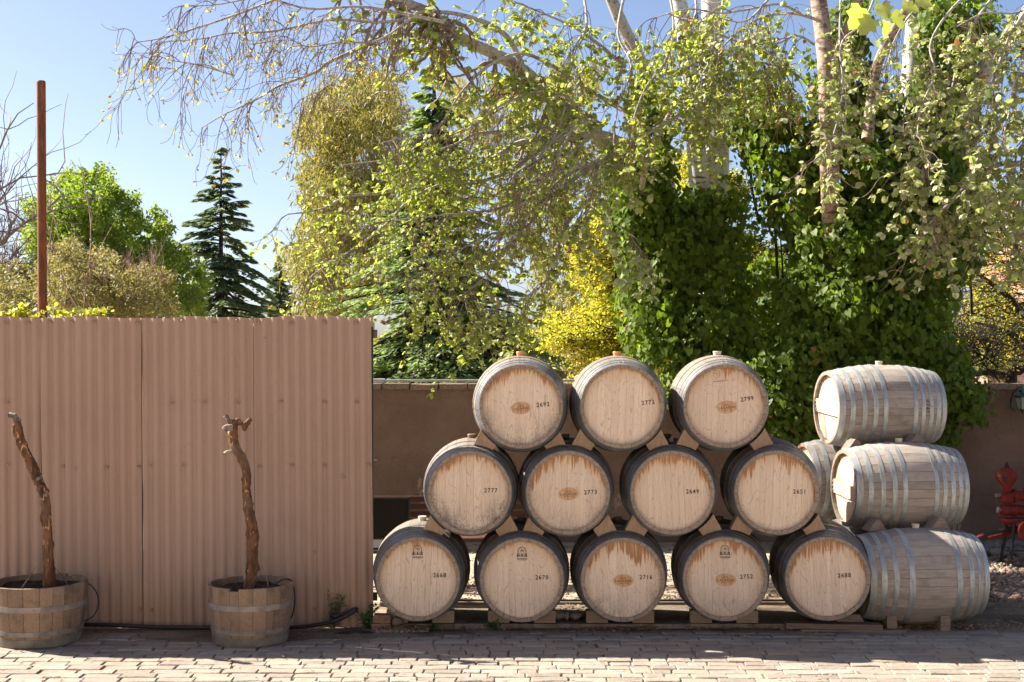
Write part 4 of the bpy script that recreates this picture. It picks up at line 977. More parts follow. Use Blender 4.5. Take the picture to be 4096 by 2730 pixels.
# ------------------------------------------------------------ leaf clouds
LEAF={
 'diamond':(np.array([(0,0,0),(.45,.28,.04),(1,0,0),(.45,-.28,.04)],float),np.array([(0,1,2),(0,2,3)])),
 'sliver':(np.array([(0,0,0),(.5,.085,0),(1,0,-.05),(.5,-.085,0)],float),np.array([(0,1,2),(0,2,3)])),
 'tuft':(np.array([(0,0,0),(.5,.20,0.0),(1,0.05,0),(.5,-.20,.0)],float),np.array([(0,1,2),(0,2,3)])),
 'poplar':(np.array([(.38,0,-.05),(0,0,0),(.06,.30,.03),(.36,.46,.02),(.62,.34,.05),(.80,.30,.02),(1,0,-.03),(.80,-.30,.02),(.62,-.34,.05),(.36,-.46,.02),(.06,-.30,.03)],float),np.array([(0,1+i,1+(i+1)%10) for i in range(10)])),
 'ivy':(np.array([(.3,0,-.04),(.05,0,0),(-.12,.22,.02),(.08,.44,.03),(.42,.36,.03),(.70,.16,.01),(1,0,-.05),(.70,-.16,.01),(.42,-.36,.03),(.08,-.44,.03),(-.12,-.22,.02)],float),np.array([(0,1+i,1+(i+1)%10) for i in range(10)])),
 'lobed':(np.array([(.40,0,-.04),(.02,0,0),(-.06,.22,.03),(.10,.50,.05),(.22,.34,.03),(.48,.55,.07),(.58,.26,.02),(.80,.26,.03),(1,0,-.06),(.80,-.26,.03),(.58,-.26,.02),(.48,-.55,.07),(.22,-.34,.03),(.10,-.50,.05),(-.06,-.22,.03)],float),np.array([(0,1+i,1+(i+1)%14) for i in range(14)])),
 'ivy5':(np.array([(.05,0,0),(-.05,.36,.03),(.45,.38,.03),(1,0,-.05),(.45,-.38,.03),(-.05,-.36,.03)],float),np.array([(0,1,2),(0,2,3),(0,3,4),(0,4,5)])),
}
def unit(a): return a/np.maximum(np.linalg.norm(a,axis=1,keepdims=True),1e-9)
def leaves(name,kind,pos,d,nrm,size,mat,parent=None,sm=False):
    T,F=LEAF[kind]; n=len(pos); d=unit(np.asarray(d,float)); nrm=np.asarray(nrm,float)
    w=unit(np.cross(nrm,d)); u=np.cross(d,w); s=np.broadcast_to(np.asarray(size,float),(n,))
    V=pos[:,None]+s[:,None,None]*(T[None,:,0:1]*d[:,None]+T[None,:,1:2]*w[:,None]+T[None,:,2:3]*u[:,None])
    FF=(F[None]+(np.arange(n)*len(T))[:,None,None]).reshape(-1,3)
    me=npmesh(name,V.reshape(-1,3),FF,mat,sm); o=ob(name,me,parent); o['kind']='stuff'; return o
def solo_leaves(kind,pos,d,nrm,size,mat,parent,name='leaf'):
    T,F=LEAF[kind]; me=npmesh(name,T,F,mat); d=unit(np.asarray(d,float)); w=unit(np.cross(nrm,d)); u=np.cross(d,w)
    for i in range(len(pos)):
        M=Matrix(((d[i,0],w[i,0],u[i,0],pos[i,0]),(d[i,1],w[i,1],u[i,1],pos[i,1]),(d[i,2],w[i,2],u[i,2],pos[i,2]),(0,0,0,1)))@Matrix.Diagonal((size[i],)*3+(1,))
        o=ob(name,me,parent); o.matrix_basis=M
def inview(pos):
    px=2048+pos[:,0]*FPX/pos[:,1]; py=1365-(pos[:,2]-CAMZ)*FPX/pos[:,1]
    return (px>15)&(px<4080)&(py>15)&(py<2700)&(pos[:,1]>.5)
def rnd_dirs(n,rg): return unit(rg.normal(size=(n,3)))
def setk(o): o['kind']='stuff'; return o
# ------------------------------------------------------------ vegetation
ML_POP=m_leaf('poplar_leaf',(.20,.27,.05),(.40,.43,.22),.5,.45,.5,(.56,.66,.07),dry=.02)
ML_POPY=m_leaf('poplar_leaf_bud',(.33,.31,.07),(.42,.40,.22),.5,.35,.5,(.50,.50,.11),dry=.08)
ML_POPW=m_leaf('poplar_leaf_pale',(.26,.36,.11),(.52,.50,.33),.42,.35,.55,(.50,.56,.13),dry=.02)
ML_IVY=m_leaf('ivy_leaf',(.066,.118,.010),(.09,.13,.022),.40,.55,.5,(.27,.42,.016),spec=.18,dry=.008)
ML_IVYY=m_leaf('young_ivy_leaf',(.17,.29,.025),(.17,.26,.05),.48,.4,.5,(.45,.64,.04),spec=.2)
ML_MAPLE=m_leaf('maple_leaf',(.115,.20,.022),(.11,.17,.05),.48,.45,.5,(.33,.46,.025))
ML_CEDAR=m_leaf('cedar_needles',(.13,.19,.10),(.12,.18,.10),.42,.4,.6,(.26,.36,.13))
ML_CEDARL=m_leaf('cedar_needles_light',(.20,.28,.11),(.19,.27,.11),.45,.4,.6,(.40,.54,.14))
ML_EUC=m_leaf('eucalyptus_leaf',(.16,.175,.05),(.20,.20,.09),.45,.55,.5,(.36,.32,.05))
ML_OLIVE=m_leaf('olive_brown_leaf',(.19,.19,.065),(.22,.21,.10),.38,.45,.6,(.32,.29,.07))
ML_YEL=m_leaf('yellow_blossom',(.58,.48,.03),(.55,.46,.06),.45,.25,.6,(.75,.62,.03))
ML_YELG=m_leaf('feathery_leaf',(.36,.42,.05),(.34,.38,.06),.5,.3,.6,(.56,.60,.06))
ML_VINEL=m_leaf('vine_leaf',(.33,.36,.035),(.3,.3,.1),.5,.2,.5,(.55,.55,.04))
ML_BUSH=m_leaf('pale_bush_leaf',(.22,.27,.07),(.22,.25,.1),.42,.4,.6,(.36,.40,.08))
MB_WHITE=m_bark('white_poplar_bark',(.58,.58,.54),(.075,.07,.065),(7,7,42),.585,.8,.35)
MB_GREY=m_bark('grey_poplar_bark',(.38,.36,.32),(.10,.085,.07),(22,22,22),.58)
MB_PINK=m_bark('brown_poplar_bark',(.36,.27,.21),(.12,.08,.06),(12,12,26),.52)
MB_DARK=m_bark('dark_bark',(.045,.035,.028),(.02,.016,.013),(20,20,8),.5)
MB_TWIG=m_bark('pale_twig_bark',(.27,.20,.155),(.12,.08,.06),(40,40,40),.55)
MB_DTWIG=m_bark('dark_twig_bark',(.14,.095,.07),(.08,.055,.04),(40,40,40),.55)
MB_EUC=m_bark('eucalyptus_bark',(.42,.38,.32),(.22,.13,.09),(6,6,1.6),.58,.8,.3)
MB_MAPLE=m_bark('brown_bark',(.10,.07,.05),(.05,.035,.025),(20,20,8),.5)

def px_reg(n,regs,rg,Yr):            # random points in ellipses given in pixels at a distance
    w=np.array([r[2]*r[3] for r in regs],float); w/=w.sum(); k=rg.choice(len(regs),n,p=w)
    Rg=np.array([r[:4] for r in regs],float)[k]
    d=rnd_dirs(n,rg); rad=rg.uniform(.35,1,n)**.5
    px=Rg[:,0]+Rg[:,2]*d[:,0]*rad; py=Rg[:,1]+Rg[:,3]*d[:,2]*rad
    Y=(Yr[0]+Yr[1])/2+(Yr[1]-Yr[0])/2*d[:,1]*rad
    return np.stack([(px-2048)*Y/FPX,Y,CAMZ-(py-1365)*Y/FPX],1),d,k
def limb(mb,pts,r0,r1,n=8,steps=None,mi=0,bump=.05,seed=0):
    st=steps or max(6,len(pts)*4); ps=resample(pts,st); mb.tube(ps,[r0+(r1-r0)*(i/st)**.8 for i in range(st+1)],n,mi,bump=bump,rng=random.Random(seed)); return ps
def hide_base(Y): return -.03

def blob_tree(name,label,regs,Yr,nclu,per,clu_r,size,kind,mat,trunk,barkm,tr,seed,droop=0.0,limbs=True,group=None,stretch=1.0,cat='tree',up=.5,thick=.012,twigs=0):
    rg=np.random.default_rng(seed); rr=random.Random(seed)
    base=Vector((trunk[0].x,trunk[0].y,-.03)); t=thing(name,label,cat,base,0,group); B=np.array(base)
    c,d,k=px_reg(nclu,regs,rg,Yr)
    mb=MB(); ps=limb(mb,[Vector(p)-base for p in [base]+trunk[0:]],tr,tr*.35,10,24,seed=seed)
    ob('trunk',mb.mesh('trunk',barkm,60),t)
    if limbs:
        mb=MB()
        for i in range(0,nclu,max(1,nclu//limbs if limbs is not True else max(1,nclu//60))):
            e=Vector(c[i])-base; cand=[p for p in ps if p.z<e.z+.1] or ps[:1]; s=min(cand,key=lambda p:(p-e).length+abs(e.z-p.z-.3*(e-p).length)*.6)
            m=(s+e)/2+Vector((rr.uniform(-.1,.1),rr.uniform(-.1,.1),(e-s).length*.10)); mb.tube(resample([s,m,e],6),[tr*.28*(1-j/7)+thick*.4 for j in range(7)],5)
        for i in range(twigs):
            q=Vector(c[rr.randrange(nclu)])-base; mb.tube([q,q+Vector((rr.uniform(-1,1),rr.uniform(-.5,.5),rr.uniform(-.2,1)))*clu_r*1.6],[thick,.003],4)
        setk(ob('limbs',mb.mesh('limbs',barkm,60),t))
    n=nclu*per; ci=np.repeat(np.arange(nclu),per)
    off=rnd_dirs(n,rg)*(rg.uniform(.1,1,n)**.5*clu_r*rg.uniform(.6,1.25,nclu)[ci])[:,None]
    off[:,2]*=stretch
    if droop: off[:,2]-=abs(rg.normal(size=n))*clu_r*droop
    pos=c[ci]+off; nr=unit(off*.6+d[ci]*.3+rnd_dirs(n,rg)*.6+np.array([0,0,up])); dd=rnd_dirs(n,rg)+np.array([0,0,-.3-droop*2])
    leaves('foliage',kind,pos-B,dd,nr,size*rg.uniform(.6,1.25,n),mat,t)
    return t

# ---- the trees far behind the fence, left
Y=42.
blob_tree('maple_tree','round bright green leafy tree behind the fence at the left',[(330,790,150,120),(250,870,160,130),(450,860,150,120),(560,960,150,140),(330,1000,220,110),(620,1080,150,130),(720,1130,110,130),(170,900,90,130),(400,720,80,50),(700,1000,60,80),(250,1100,200,90),(740,1220,90,60)],(39,45),560,85,.27,.125,'diamond',ML_MAPLE,[P(360,1230,Y),P(355,1100,Y),P(350,980,Y),P(345,820,Y)],MB_MAPLE,.13,101,.1,thick=.01)
def conifer(name,label,x,ytop,ybot,halfw,Y,seed,mat,levels=26,tr=.14,dens=1.0,zb=None,skew=0,sz=.13,prof=None,group=None,nt=9):
    rg=np.random.default_rng(seed); rr=random.Random(seed)
    top=P(x,ytop,Y); s=Y/FPX; base=Vector((top.x,Y,-.03)); t=thing(name,label,'tree',base,0,group); H=top.z+.03
    zlow=P(x,ybot,Y).z+.03
    ob('trunk',MB().tube([(rr.uniform(-.02,.02),0,H*q/10) for q in range(11)],[tr*(1-q/10.4)+.01 for q in range(11)],8).mesh('trunk',MB_DARK,50),t)
    mb=MB(); PO=[];DI=[];NO=[];SZ=[]
    W_=halfw*s
    for k in range(levels):
        q=k/(levels-1); z=H-(H-zlow)*q**.92
        w=W_*((.08+.92*q**.85) if prof is None else prof(q))
        for b in range(nt if q>.12 else 5):
            a=rr.random()*2*PI; L=w*rr.uniform(.35,1.25); slope=.42-.62*q+rr.uniform(-.32,.32); zz=z+rr.uniform(-.6,.6)*(H-zlow)/levels
            d=Vector((math.cos(a),math.sin(a),0)); pts=[]; nseg=7
            for i in range(nseg+1):
                f=i/nseg; pts.append(Vector((0,0,zz))+d*(L*f)+Vector((0,0,L*(slope*f-.34*f*f+(.05*f**3)))))
            mb.tube(pts,[max(.006,.03*L*(1-i/nseg)) for i in range(nseg+1)],4,cap=False)
            side=Vector((-d.y,d.x,0)); nn=int((16+L*34)*dens)
            for j in range(nn):
                f=rr.uniform(.18,1.0)**.8; i=min(int(f*nseg),nseg-1); g_=f*nseg-i; p=pts[i]*(1-g_)+pts[i+1]*g_
                sw=L*.28*(1-f*.72)*rr.choice((-1,1))*rr.random()
                p=p+side*sw+Vector((0,0,rr.uniform(-.05,.02)-abs(sw)*.3)); dr=(d*.9+side*(1.2 if sw>0 else -1.2)*rr.random()+Vector((0,0,-.35)))
                PO.append(p);DI.append(dr);NO.append((rr.uniform(-1,.6),rr.uniform(-1,.6),1));SZ.append(sz*rr.uniform(.6,1.4))
    setk(ob('branches',mb.mesh('branches',MB_DARK,60),t))
    leaves('foliage','tuft',np.array([tuple(p) for p in PO]),np.array([tuple(p) for p in DI]),np.array(NO),np.array(SZ),mat,t)
    return t
conifer('conifer_tree','tall dark pointed conifer against the sky right of the green tree',883,600,1330,255,48,201,ML_CEDAR,20,.16,2.6,sz=.20,nt=9,prof=lambda q:(.05+1.3*q-.35*q*q))
conifer('conifer_tree','small thin conifer low on the horizon beside the eucalyptus',1122,1052,1300,90,62,202,ML_CEDAR,14,.1,2.0,sz=.22)
# eucalyptus
def euc(label,regs,Yr,trunks,seed,nclu,per,mat=None,size=.26,tr=.16):
    rg=np.random.default_rng(seed); rr=random.Random(seed)
    b0=trunks[0][0]; base=Vector((b0.x,b0.y,-.03)); t=thing('eucalyptus_tree',label,'tree',base); B=np.array(base)
    for i,tk in enumerate(trunks):
        mb=MB(); limb(mb,[Vector((tk[0].x,tk[0].y,-.03))-base]+[p-base for p in tk],tr if i==0 else tr*.5,tr*.22,10,22,seed=i); ob('trunk' if i==0 else 'limb',mb.mesh('trunk',MB_EUC,60),t)
    c,d,k=px_reg(nclu,regs,rg,Yr); mb=MB()
    allp=[p-base for tk in trunks for p in resample(tk,10)]
    for i in range(0,nclu,3):
        e=Vector(c[i])-base; cand=[p for p in allp if p.z<e.z] or allp; s=min(cand,key=lambda p:(p-e).length); mb.tube(resample([s,(s+e)/2+Vector((0,0,.25)),e],5),[.035,.03,.024,.018,.012,.008],4,cap=False)
    setk(ob('boughs',mb.mesh('boughs',MB_EUC,60),t))
    n=nclu*per; ci=np.repeat(np.arange(nclu),per); off=rg.normal(size=(n,3))*(.10+.13*rg.uniform(0,1,nclu)[ci])[:,None]; off[:,2]=-abs(rg.normal(size=n))*.24+.12
    pos=c[ci]+off; dd=np.array([0,0,-1.])+rg.normal(size=(n,3))*.6; leaves('foliage','sliver',pos-B,dd,rnd_dirs(n,rg),size*rg.uniform(.6,1.3,n),mat or ML_EUC,t); return t
Y=40.
euc('tall olive and orange eucalyptus with pale trunk behind the fence end',[(1370,440,150,150),(1300,560,110,150),(1450,600,180,200),(1290,760,90,160),(1420,850,190,180),(1260,1000,110,130),(1480,1050,180,160),(1330,1170,140,110),(1220,1060,60,80),(1560,420,70,100),(1250,500,60,60),(1300,1250,120,60),(1500,330,80,60)],(37,43),
    [[P(1480,1500,Y),P(1482,1250,Y),P(1478,1100,Y),P(1475,1000,Y),P(1500,850,Y),P(1490,650,Y),P(1420,450,Y)],[P(1478,1080,Y),P(1430,950,Y),P(1400,800,Y),P(1360,600,Y)],[P(1480,1180,Y),P(1420,1140,Y),P(1330,1050,Y)]],301,900,48,size=.22)
euc('loose grey green eucalyptus behind the big cedar',[(2000,500,110,200),(2250,560,130,220),(2150,850,150,200),(1850,420,90,120),(2250,1100,130,200),(2330,1330,120,160),(2450,800,100,250),(1640,700,70,200),(2300,330,100,100)],(46,54),
    [[P(2280,1520,50),P(2290,1200,50),P(2270,950,50),P(2230,600,50),P(2240,350,50)],[P(1990,1500,50),P(1990,1100,50),P(2000,800,50),P(1990,500,50)],[P(2200,1500,50),P(2220,1250,50),P(2170,1050,50)]],302,430,42,size=.30,tr=.2)
conifer('cedar_tree','large cedar with flat drooping sprays rising behind the low wall',1735,225,1545,640,28,401,ML_CEDARL,36,.20,3.0,sz=.13,nt=13,prof=lambda q:(.08+.30*q+.62*q*q))
# olive brown scrub and bare tree, left
blob_tree('olive_scrub_tree','brownish olive shrub tree just above the fence at the left',[(520,1150,160,90),(300,1180,160,80),(420,1060,70,60),(620,1230,100,60),(480,1240,230,50),(250,1000,60,60),(280,1080,60,60)],(20,24),260,90,.17,.062,'diamond',ML_OLIVE,[P(470,1240,22),P(450,1200,22),P(470,1120,22),P(500,1060,22)],MB_DTWIG,.05,501,.05,limbs=70,thick=.006,twigs=120)
blob_tree('olive_scrub_tree','darker olive shrub behind the rusty pole at the far left',[(60,1120,120,70),(150,1200,110,70),(40,1220,100,60),(200,1110,60,60)],(22,26),150,80,.18,.062,'diamond',ML_OLIVE,[P(80,1240,24),P(70,1180,24),P(60,1090,24)],MB_DTWIG,.05,502,.05,limbs=40,thick=.006,twigs=60)
def twig_tree(name,label,base,starts,seed,mat,depth=3,length=1.2,r0=.03,spread=.6,cat='tree',n=4,zup=.2,parent=None,part='branches',sides=4,wob=.22):
    rr=random.Random(seed); t=parent or thing(name,label,cat,base); O=Vector(base) if not parent else Vector(parent.location); mb=MB(); tips=[]
    def grow(p,d,L,r,lv):
        pts=[p]; k=5; dd=d.copy()
        for i in range(k):
            dd=(dd+Vector((rr.gauss(0,wob),rr.gauss(0,wob),rr.gauss(0,wob)+zup*.12))).normalized(); pts.append(pts[-1]+dd*(L/k))
        mb.tube([q-O for q in pts],[r*(1-.6*i/k) for i in range(k+1)],sides if lv else 3,cap=False)
        if lv==0: tips.append((pts[-1],dd)); return
        for j in range(n):
            i=rr.randint(1,k); a=rnd_v(rr); nd=(dd*(1-spread)+a*spread+Vector((0,0,zup))).normalized(); grow(pts[i],nd,L*rr.uniform(.5,.8),r*.5,lv-1)
        tips.append((pts[-1],dd))
    def rnd_v(r_): 
        v=Vector((r_.gauss(0,1),r_.gauss(0,1),r_.gauss(0,1))); return v.normalized()
    for p,d,L,r in starts: grow(Vector(p),Vector(d).normalized(),L,r,depth)
    setk(ob(part,mb.mesh(part,mat,60),t)); return t,tips
b=P(-150,1300,26); b.z=-.03
twig_tree('bare_tree','bare grey leafless tree at the left edge of the sky',b,[(b,(-.1,0,1),3.6,.09)]+[(P(x,y,26),dr,L,.035) for x,y,dr,L in ((-110,900,(1,.1,.35),.75),(-110,1040,(1,0,.15),.8),(-130,760,(.8,0,.7),.6),(-150,660,(.8,0,.9),.5),(-100,1100,(1,0,.0),.9),(-110,840,(.8,.1,.8),.6),(-60,1180,(.8,0,.5),.7))],601,m_bark('grey_twig_bark',(.20,.165,.15),(.11,.09,.08),(40,40,40),.55),3,1.2,zup=.25,n=5)
b=P(560,1300,21); b.z=-.03
twig_tree('dead_shrub','dead leafless reddish brown shrub sticking up over the olive scrub',b,[(b,(0,0,1),2.6,.03)]+[(P(x,1190,21),(dx,0,1),.45,.009) for x,dx in ((440,.05),(480,.1),(520,.12),(560,.2),(590,.3),(630,.35),(500,-.1),(540,.15))],602,m_bark('red_twig_bark',(.26,.17,.13),(.15,.10,.08),(40,40,40),.55),2,.5,spread=.35,zup=.55,n=6,cat='shrub',sides=3)
# leafy vine shoots peeping over the fence
rg=np.random.default_rng(61); pos=[];rr=random.Random(61)
t=thing('climbing_vine','yellow green vine shoots peeping over the fence top at the left','vine',(-3.4,10.6,-.03)); mb=MB()
for k in range(34):
    px=rr.choice((rr.uniform(0,170),rr.uniform(200,420),rr.uniform(-150,140),rr.uniform(330,440))); p=P(px,1258-rr.random()**2*(34 if px<150 else 22),10.6); mb.tube([p-Vector(t.location)-Vector((rr.uniform(-.1,.1),0,.4)),p-Vector(t.location)],.003,4)
    for j in range(6): pos.append((p.x+rr.gauss(0,.03),10.6+rr.gauss(0,.03),p.z+rr.gauss(0,.022)-.01))
for k in range(5): mb.tube([(-1.2+k*.5,0,0),(-1.2+k*.5+.1,.02,1.1),(-1.2+k*.5,0,2.05)],.014,6)
setk(ob('stems',mb.mesh('stems',MB_DTWIG,60),t)); pos=np.array(pos); n=len(pos)
leaves('foliage','poplar',pos-np.array(t.location),rnd_dirs(n,rg)*np.array([1,1,.5]),rnd_dirs(n,rg)+np.array([0,-.5,.5]),.045*rg.uniform(.6,1.2,n),ML_VINEL,t)

# ---- yellow acacias
def acacia(label,regs,Yr,stems,seed,nsp,mat_tw,dens,trunkr=.07,base=None,blossom=.5,sprL=.55,dirx=-1,sub=7,lsz=.026):
    rg=np.random.default_rng(seed); rr=random.Random(seed); b=Vector(stems[0][0]); base=Vector((b.x,b.y,-.03)) if base is None else base
    t=thing('acacia_tree',label,'tree',base); mb=MB()
    for i,s_ in enumerate(stems): limb(mb,[Vector(p)-base for p in ([base] if i==0 else [])+list(s_)],trunkr*(1 if i==0 else .5),.012,8,18,seed=i,bump=.12)
    ob('trunk',mb.mesh('trunk',MB_DARK,60),t)
    c,d,k=px_reg(nsp,regs,rg,Yr); mb=MB(); A=[];AD=[];Bp=[];BD=[]
    for i in range(nsp):
        p=Vector(c[i]); a=Vector((dirx*rr.uniform(.5,1.1),rr.uniform(-.6,.6),rr.uniform(-.25,.30))).normalized(); L=sprL*rr.uniform(.5,1.2); pts=[p-a*L*.5]; dd=a
        for s_ in range(6):
            dd=(dd+Vector((rr.gauss(0,.18),rr.gauss(0,.18),rr.gauss(0,.16)))).normalized(); pts.append(pts[-1]+dd*L/6)
        mb.tube([q-base for q in pts],[.0085*(1-j/8) for j in range(7)],3,cap=False)
        for s_ in range(1,7):
            for u in range(sub if s_<6 else sub+2):
                q=pts[s_]+Vector((rr.gauss(0,.03),rr.gauss(0,.03),rr.gauss(.012,.02)))
                if rr.random()<dens:
                    (A if rr.random()<blossom else Bp).append(tuple(q-base)); 
            if rr.random()<.5:
                e=pts[s_]+Vector((rr.gauss(0,.1),rr.gauss(0,.1),rr.gauss(0,.07))); mb.tube([pts[s_]-base,e-base],[.004,.002],3,cap=False)
                for u in range(3):
                    if rr.random()<dens: (A if rr.random()<blossom else Bp).append(tuple(e-base+Vector((rr.gauss(0,.02),rr.gauss(0,.02),rr.gauss(0,.015)))))
    setk(ob('thorny_twigs',mb.mesh('thorny_twigs',mat_tw,60),t))
    for nm,L_,m_,s_ in (('blossom',A,ML_YEL,lsz),('feathery_foliage',Bp,ML_YELG,lsz*1.3)):
        if L_:
            n=len(L_); leaves(nm,'diamond',np.array(L_),rnd_dirs(n,rg),rnd_dirs(n,rg)+np.array([0,0,.6]),s_*rg.uniform(.7,1.4,n),m_,t)
    return t
acacia('glowing yellow flowering acacia spreading left of the ivy',[(2560,1080,110,110),(2430,1100,110,80),(2530,1240,170,110),(2380,1340,190,70),(2560,1400,170,80),(2440,1440,120,50),(2440,900,90,40),(2600,950,90,130),(2250,1345,90,30),(2330,1010,60,30),(2420,1000,110,60),(2650,1250,120,200),(2950,1050,90,140),(2850,780,100,100),(3080,1060,60,60),(2780,680,60,60)],(15.9,17.6),
    [[P(2860,1500,17.6),P(2800,1350,17.6),P(2700,1180,17.6),P(2560,1020,17.4)],[P(2800,1350,17.6),P(2620,1330,17.5),P(2450,1320,17.4),P(2250,1370,17.4)],[P(2700,1200,17.6),P(2560,1180,17.6),P(2420,1130,17.4)],[P(2780,1400,17.6),P(2600,1430,17.4),P(2400,1450,17.4)],[P(2800,1300,17.6),P(2850,1100,17.6),P(2860,800,17.6)]],701,2050,MB_DARK,.78,sub=13,lsz=.030,sprL=.5,blossom=.5)
acacia('thorny dark acacia with sparse orange blossom at the right edge',[(3950,900,110,90),(4040,820,90,90),(4040,1020,110,120),(3900,1050,90,120),(4060,1150,100,110),(3900,1200,80,90),(4020,1300,110,110),(3860,1390,80,90),(4060,1420,80,60)],(16.5,18.5),
    [[P(4040,1530,17.2),P(4090,1480,17.2),P(4180,1380,17.2)],[P(4040,1515,17.2),P(3960,1490,17.1),P(3870,1500,17.0),P(3800,1480,17)],[P(4150,1390,17.2),P(4090,1250,17.2),P(3960,1130,17.1),P(3850,1060,17.1)],[P(4120,1400,17.2),P(4030,1330,17.1),P(3900,1290,17)],[P(4180,1380,17.2),P(4100,1050,17.2),P(3990,900,17.1)]],702,430,MB_DARK,.30,trunkr=.13,blossom=.75,sprL=.6,dirx=-1,sub=5,lsz=.032)
t=blob_tree('pale_bush','pale green bushy tree seen through the thorny acacia',[(3960,1250,90,80),(4040,1330,90,80),(3900,1340,80,80),(3960,1430,120,60)],(31,35),150,60,.30,.15,'diamond',ML_BUSH,[P(3960,1500,33),P(3960,1380,33)],MB_MAPLE,.08,703)
# dark piled brushwood on the wall behind, right
b=P(3870,1530,16.4)
twig_tree('brushwood','dark tangle of dry brushwood behind the wall right of the ivy',Vector((b.x,b.y,-.03)),[(P(x,y,16.4),(dx,0,.4),.55,.014) for x,y,dx in ((3800,1500,.5),(3850,1520,.9),(3900,1480,-.6),(3950,1500,-1),(3990,1470,-.6),(3830,1460,1),(3780,1440,.8),(3930,1440,.5),(3870,1400,-.5),(4000,1530,-.4),(3840,1540,.3))],704,MB_DARK,3,.5,spread=.6,n=5,cat='brush')
# low hedge filling the horizon behind the wall
rgx=np.random.default_rng(70)
for (lab,regs,Yr,nc,mt) in (('dark hedge low behind the wall at the foot of the cedar',[(1560,1440,90,90),(1700,1480,150,60),(1900,1470,150,70),(2130,1480,130,70),(2050,1380,90,60)],(30,33),240,ML_EUC),
                             ('distant dark thicket behind the ivy covered trunks',[(2600,1350,200,160),(2900,1380,250,160),(3200,1350,250,170),(3450,1400,200,130),(3300,1150,300,120)],(22,24),330,ML_CEDAR)):
    cx=regs[0]; b=P(cx[0],cx[1],Yr[0])
    blob_tree('hedge',lab,regs,Yr,nc,60,.28,.13,'diamond',mt,[P(cx[0],cx[1]+80,Yr[0]),P(cx[0],cx[1],Yr[0])],MB_DARK,.05,705+nc,cat='hedge',limbs=20)
# pink house at the far right
M_PINK=simple('pink_render',(.50,.34,.27),.9,var=.08,scale=3); M_TILE=simple('roof_tile',(.26,.13,.10),.8,var=.3)
p=P(3985,1530,40); hs=thing('pink_house','pinkish rendered house with sloping roof edge far behind the thorny tree','house',(p.x,40,-.03))
w0=0; xr=3.2; zt=P(3985,1480,40).z; zt2=P(4096,1240,40).z
dx=(4096-3985)*40/FPX
sl_=(zt2-zt)/dx
poly=[(0,0),(6,0),(6,zt+sl_*1.6),(1.6,zt+sl_*1.6),(0,zt)]
ob('wall',MB().prism_y(poly,0,5).mesh('wall',M_PINK),hs)
ob('roof',MB().prism_y([(-.25,zt-.25*sl_+.0),(1.6,zt+1.6*sl_),(1.6,zt+1.6*sl_+.22),(-.25,zt-.25*sl_+.22)],-.25,5.2).prism_y([(1.6,zt+1.6*sl_+.003),(6.2,zt+1.6*sl_+.003),(6.2,zt+1.6*sl_+.223),(1.6,zt+1.6*sl_+.223)],-.25,5.2).mesh('roof',M_TILE),hs)
ob('window',MB().box((1.3,-.01,2.35),(.5,.04,.7)).mesh('window',M_BLKMET),hs)

# ---- ivy: a great mass over trunks and wall
rg=np.random.default_rng(800); rr=random.Random(800)
IV=[ # px, py, rx, ry, Y, depth
 (2560,780,130,110,14.9,.5),(2620,560,70,130,15.0,.35),(2590,420,45,90,15.2,.3),(2540,900,90,110,14.9,.5),(2640,1050,160,150,14.9,.6),(2620,1250,120,140,14.8,.5),(2700,1430,130,110,14.7,.5),
 (2820,1150,140,200,14.9,.5),(2860,900,160,120,15.1,.5),(2870,1370,130,180,14.6,.5),(2790,1560,90,70,14.6,.4),(3060,1250,110,200,15.6,.4),
 (3060,480,120,90,14.6,.5),(3150,600,170,130,14.5,.5),(3180,790,120,150,14.5,.5),(3050,430,60,70,14.6,.4),(3380,330,95,130,14.5,.4),(3400,140,60,120,14.6,.35),(3440,480,130,120,14.5,.5),(3440,650,170,150,14.4,.6),
 (3400,950,190,190,14.3,.6),(3280,1150,140,190,14.4,.5),(3450,1250,260,220,14.3,.7),(3600,1000,220,220,14.4,.7),(3700,800,180,170,14.5,.6),(3680,600,120,160,14.6,.5),(3790,420,90,160,14.7,.5),(3800,200,100,160,14.8,.5),(3840,60,140,120,14.9,.5),
 (3720,1050,100,170,14.4,.5),(3660,1280,120,160,14.2,.5),(3340,1420,190,140,14.1,.5),(3560,1450,220,120,14.1,.6),(3150,1600,110,120,14.05,.35),(3200,1710,70,90,14.0,.22),(3350,1600,260,90,14.05,.4),(3110,1500,120,100,14.1,.4),
 (3700,1480,130,70,14.1,.4),(3790,1550,90,60,14.05,.3),(3870,1600,60,40,14.0,.22),(3640,1640,110,60,14.05,.3),(3730,1720,60,60,14.0,.22),(3300,1780,60,40,14.0,.2),(3560,560,80,60,14.6,.4),(3520,760,120,90,14.4,.5),(3880,820,60,120,14.6,.4),(3840,1000,60,60,14.5,.4),(2480,660,40,60,15,.3)]
ivb=Vector((3.2,14.8,-.03)); ivy=thing('ivy','huge dark green ivy mass climbing the poplar trunks and spilling over the wall','ivy',ivb); B=np.array(ivb)
vol=np.array([r[2]*r[3] for r in IV],float); cnt=(vol/vol.sum()*1150).astype(int)+5
CP=[];CD=[];IVa=np.array([r[:6] for r in IV],float)
for r,n in zip(IV,cnt):
    d=rnd_dirs(n*2,rg); keep=(d[:,1]<.45); d=d[keep][:n]; px=r[0]+r[2]*d[:,0]*rg.uniform(.7,1.22,len(d)); py=r[1]+r[3]*d[:,2]*rg.uniform(.75,1.08,len(d)); Yv=r[4]+r[5]*d[:,1]
    CP.append(np.stack([(px-2048)*Yv/FPX,Yv,CAMZ-(py-1365)*Yv/FPX],1)); CD.append(d)
CP=np.concatenate(CP);CD=np.concatenate(CD); nc=len(CP)
per=56; ci=np.repeat(np.arange(nc),per); n=nc*per
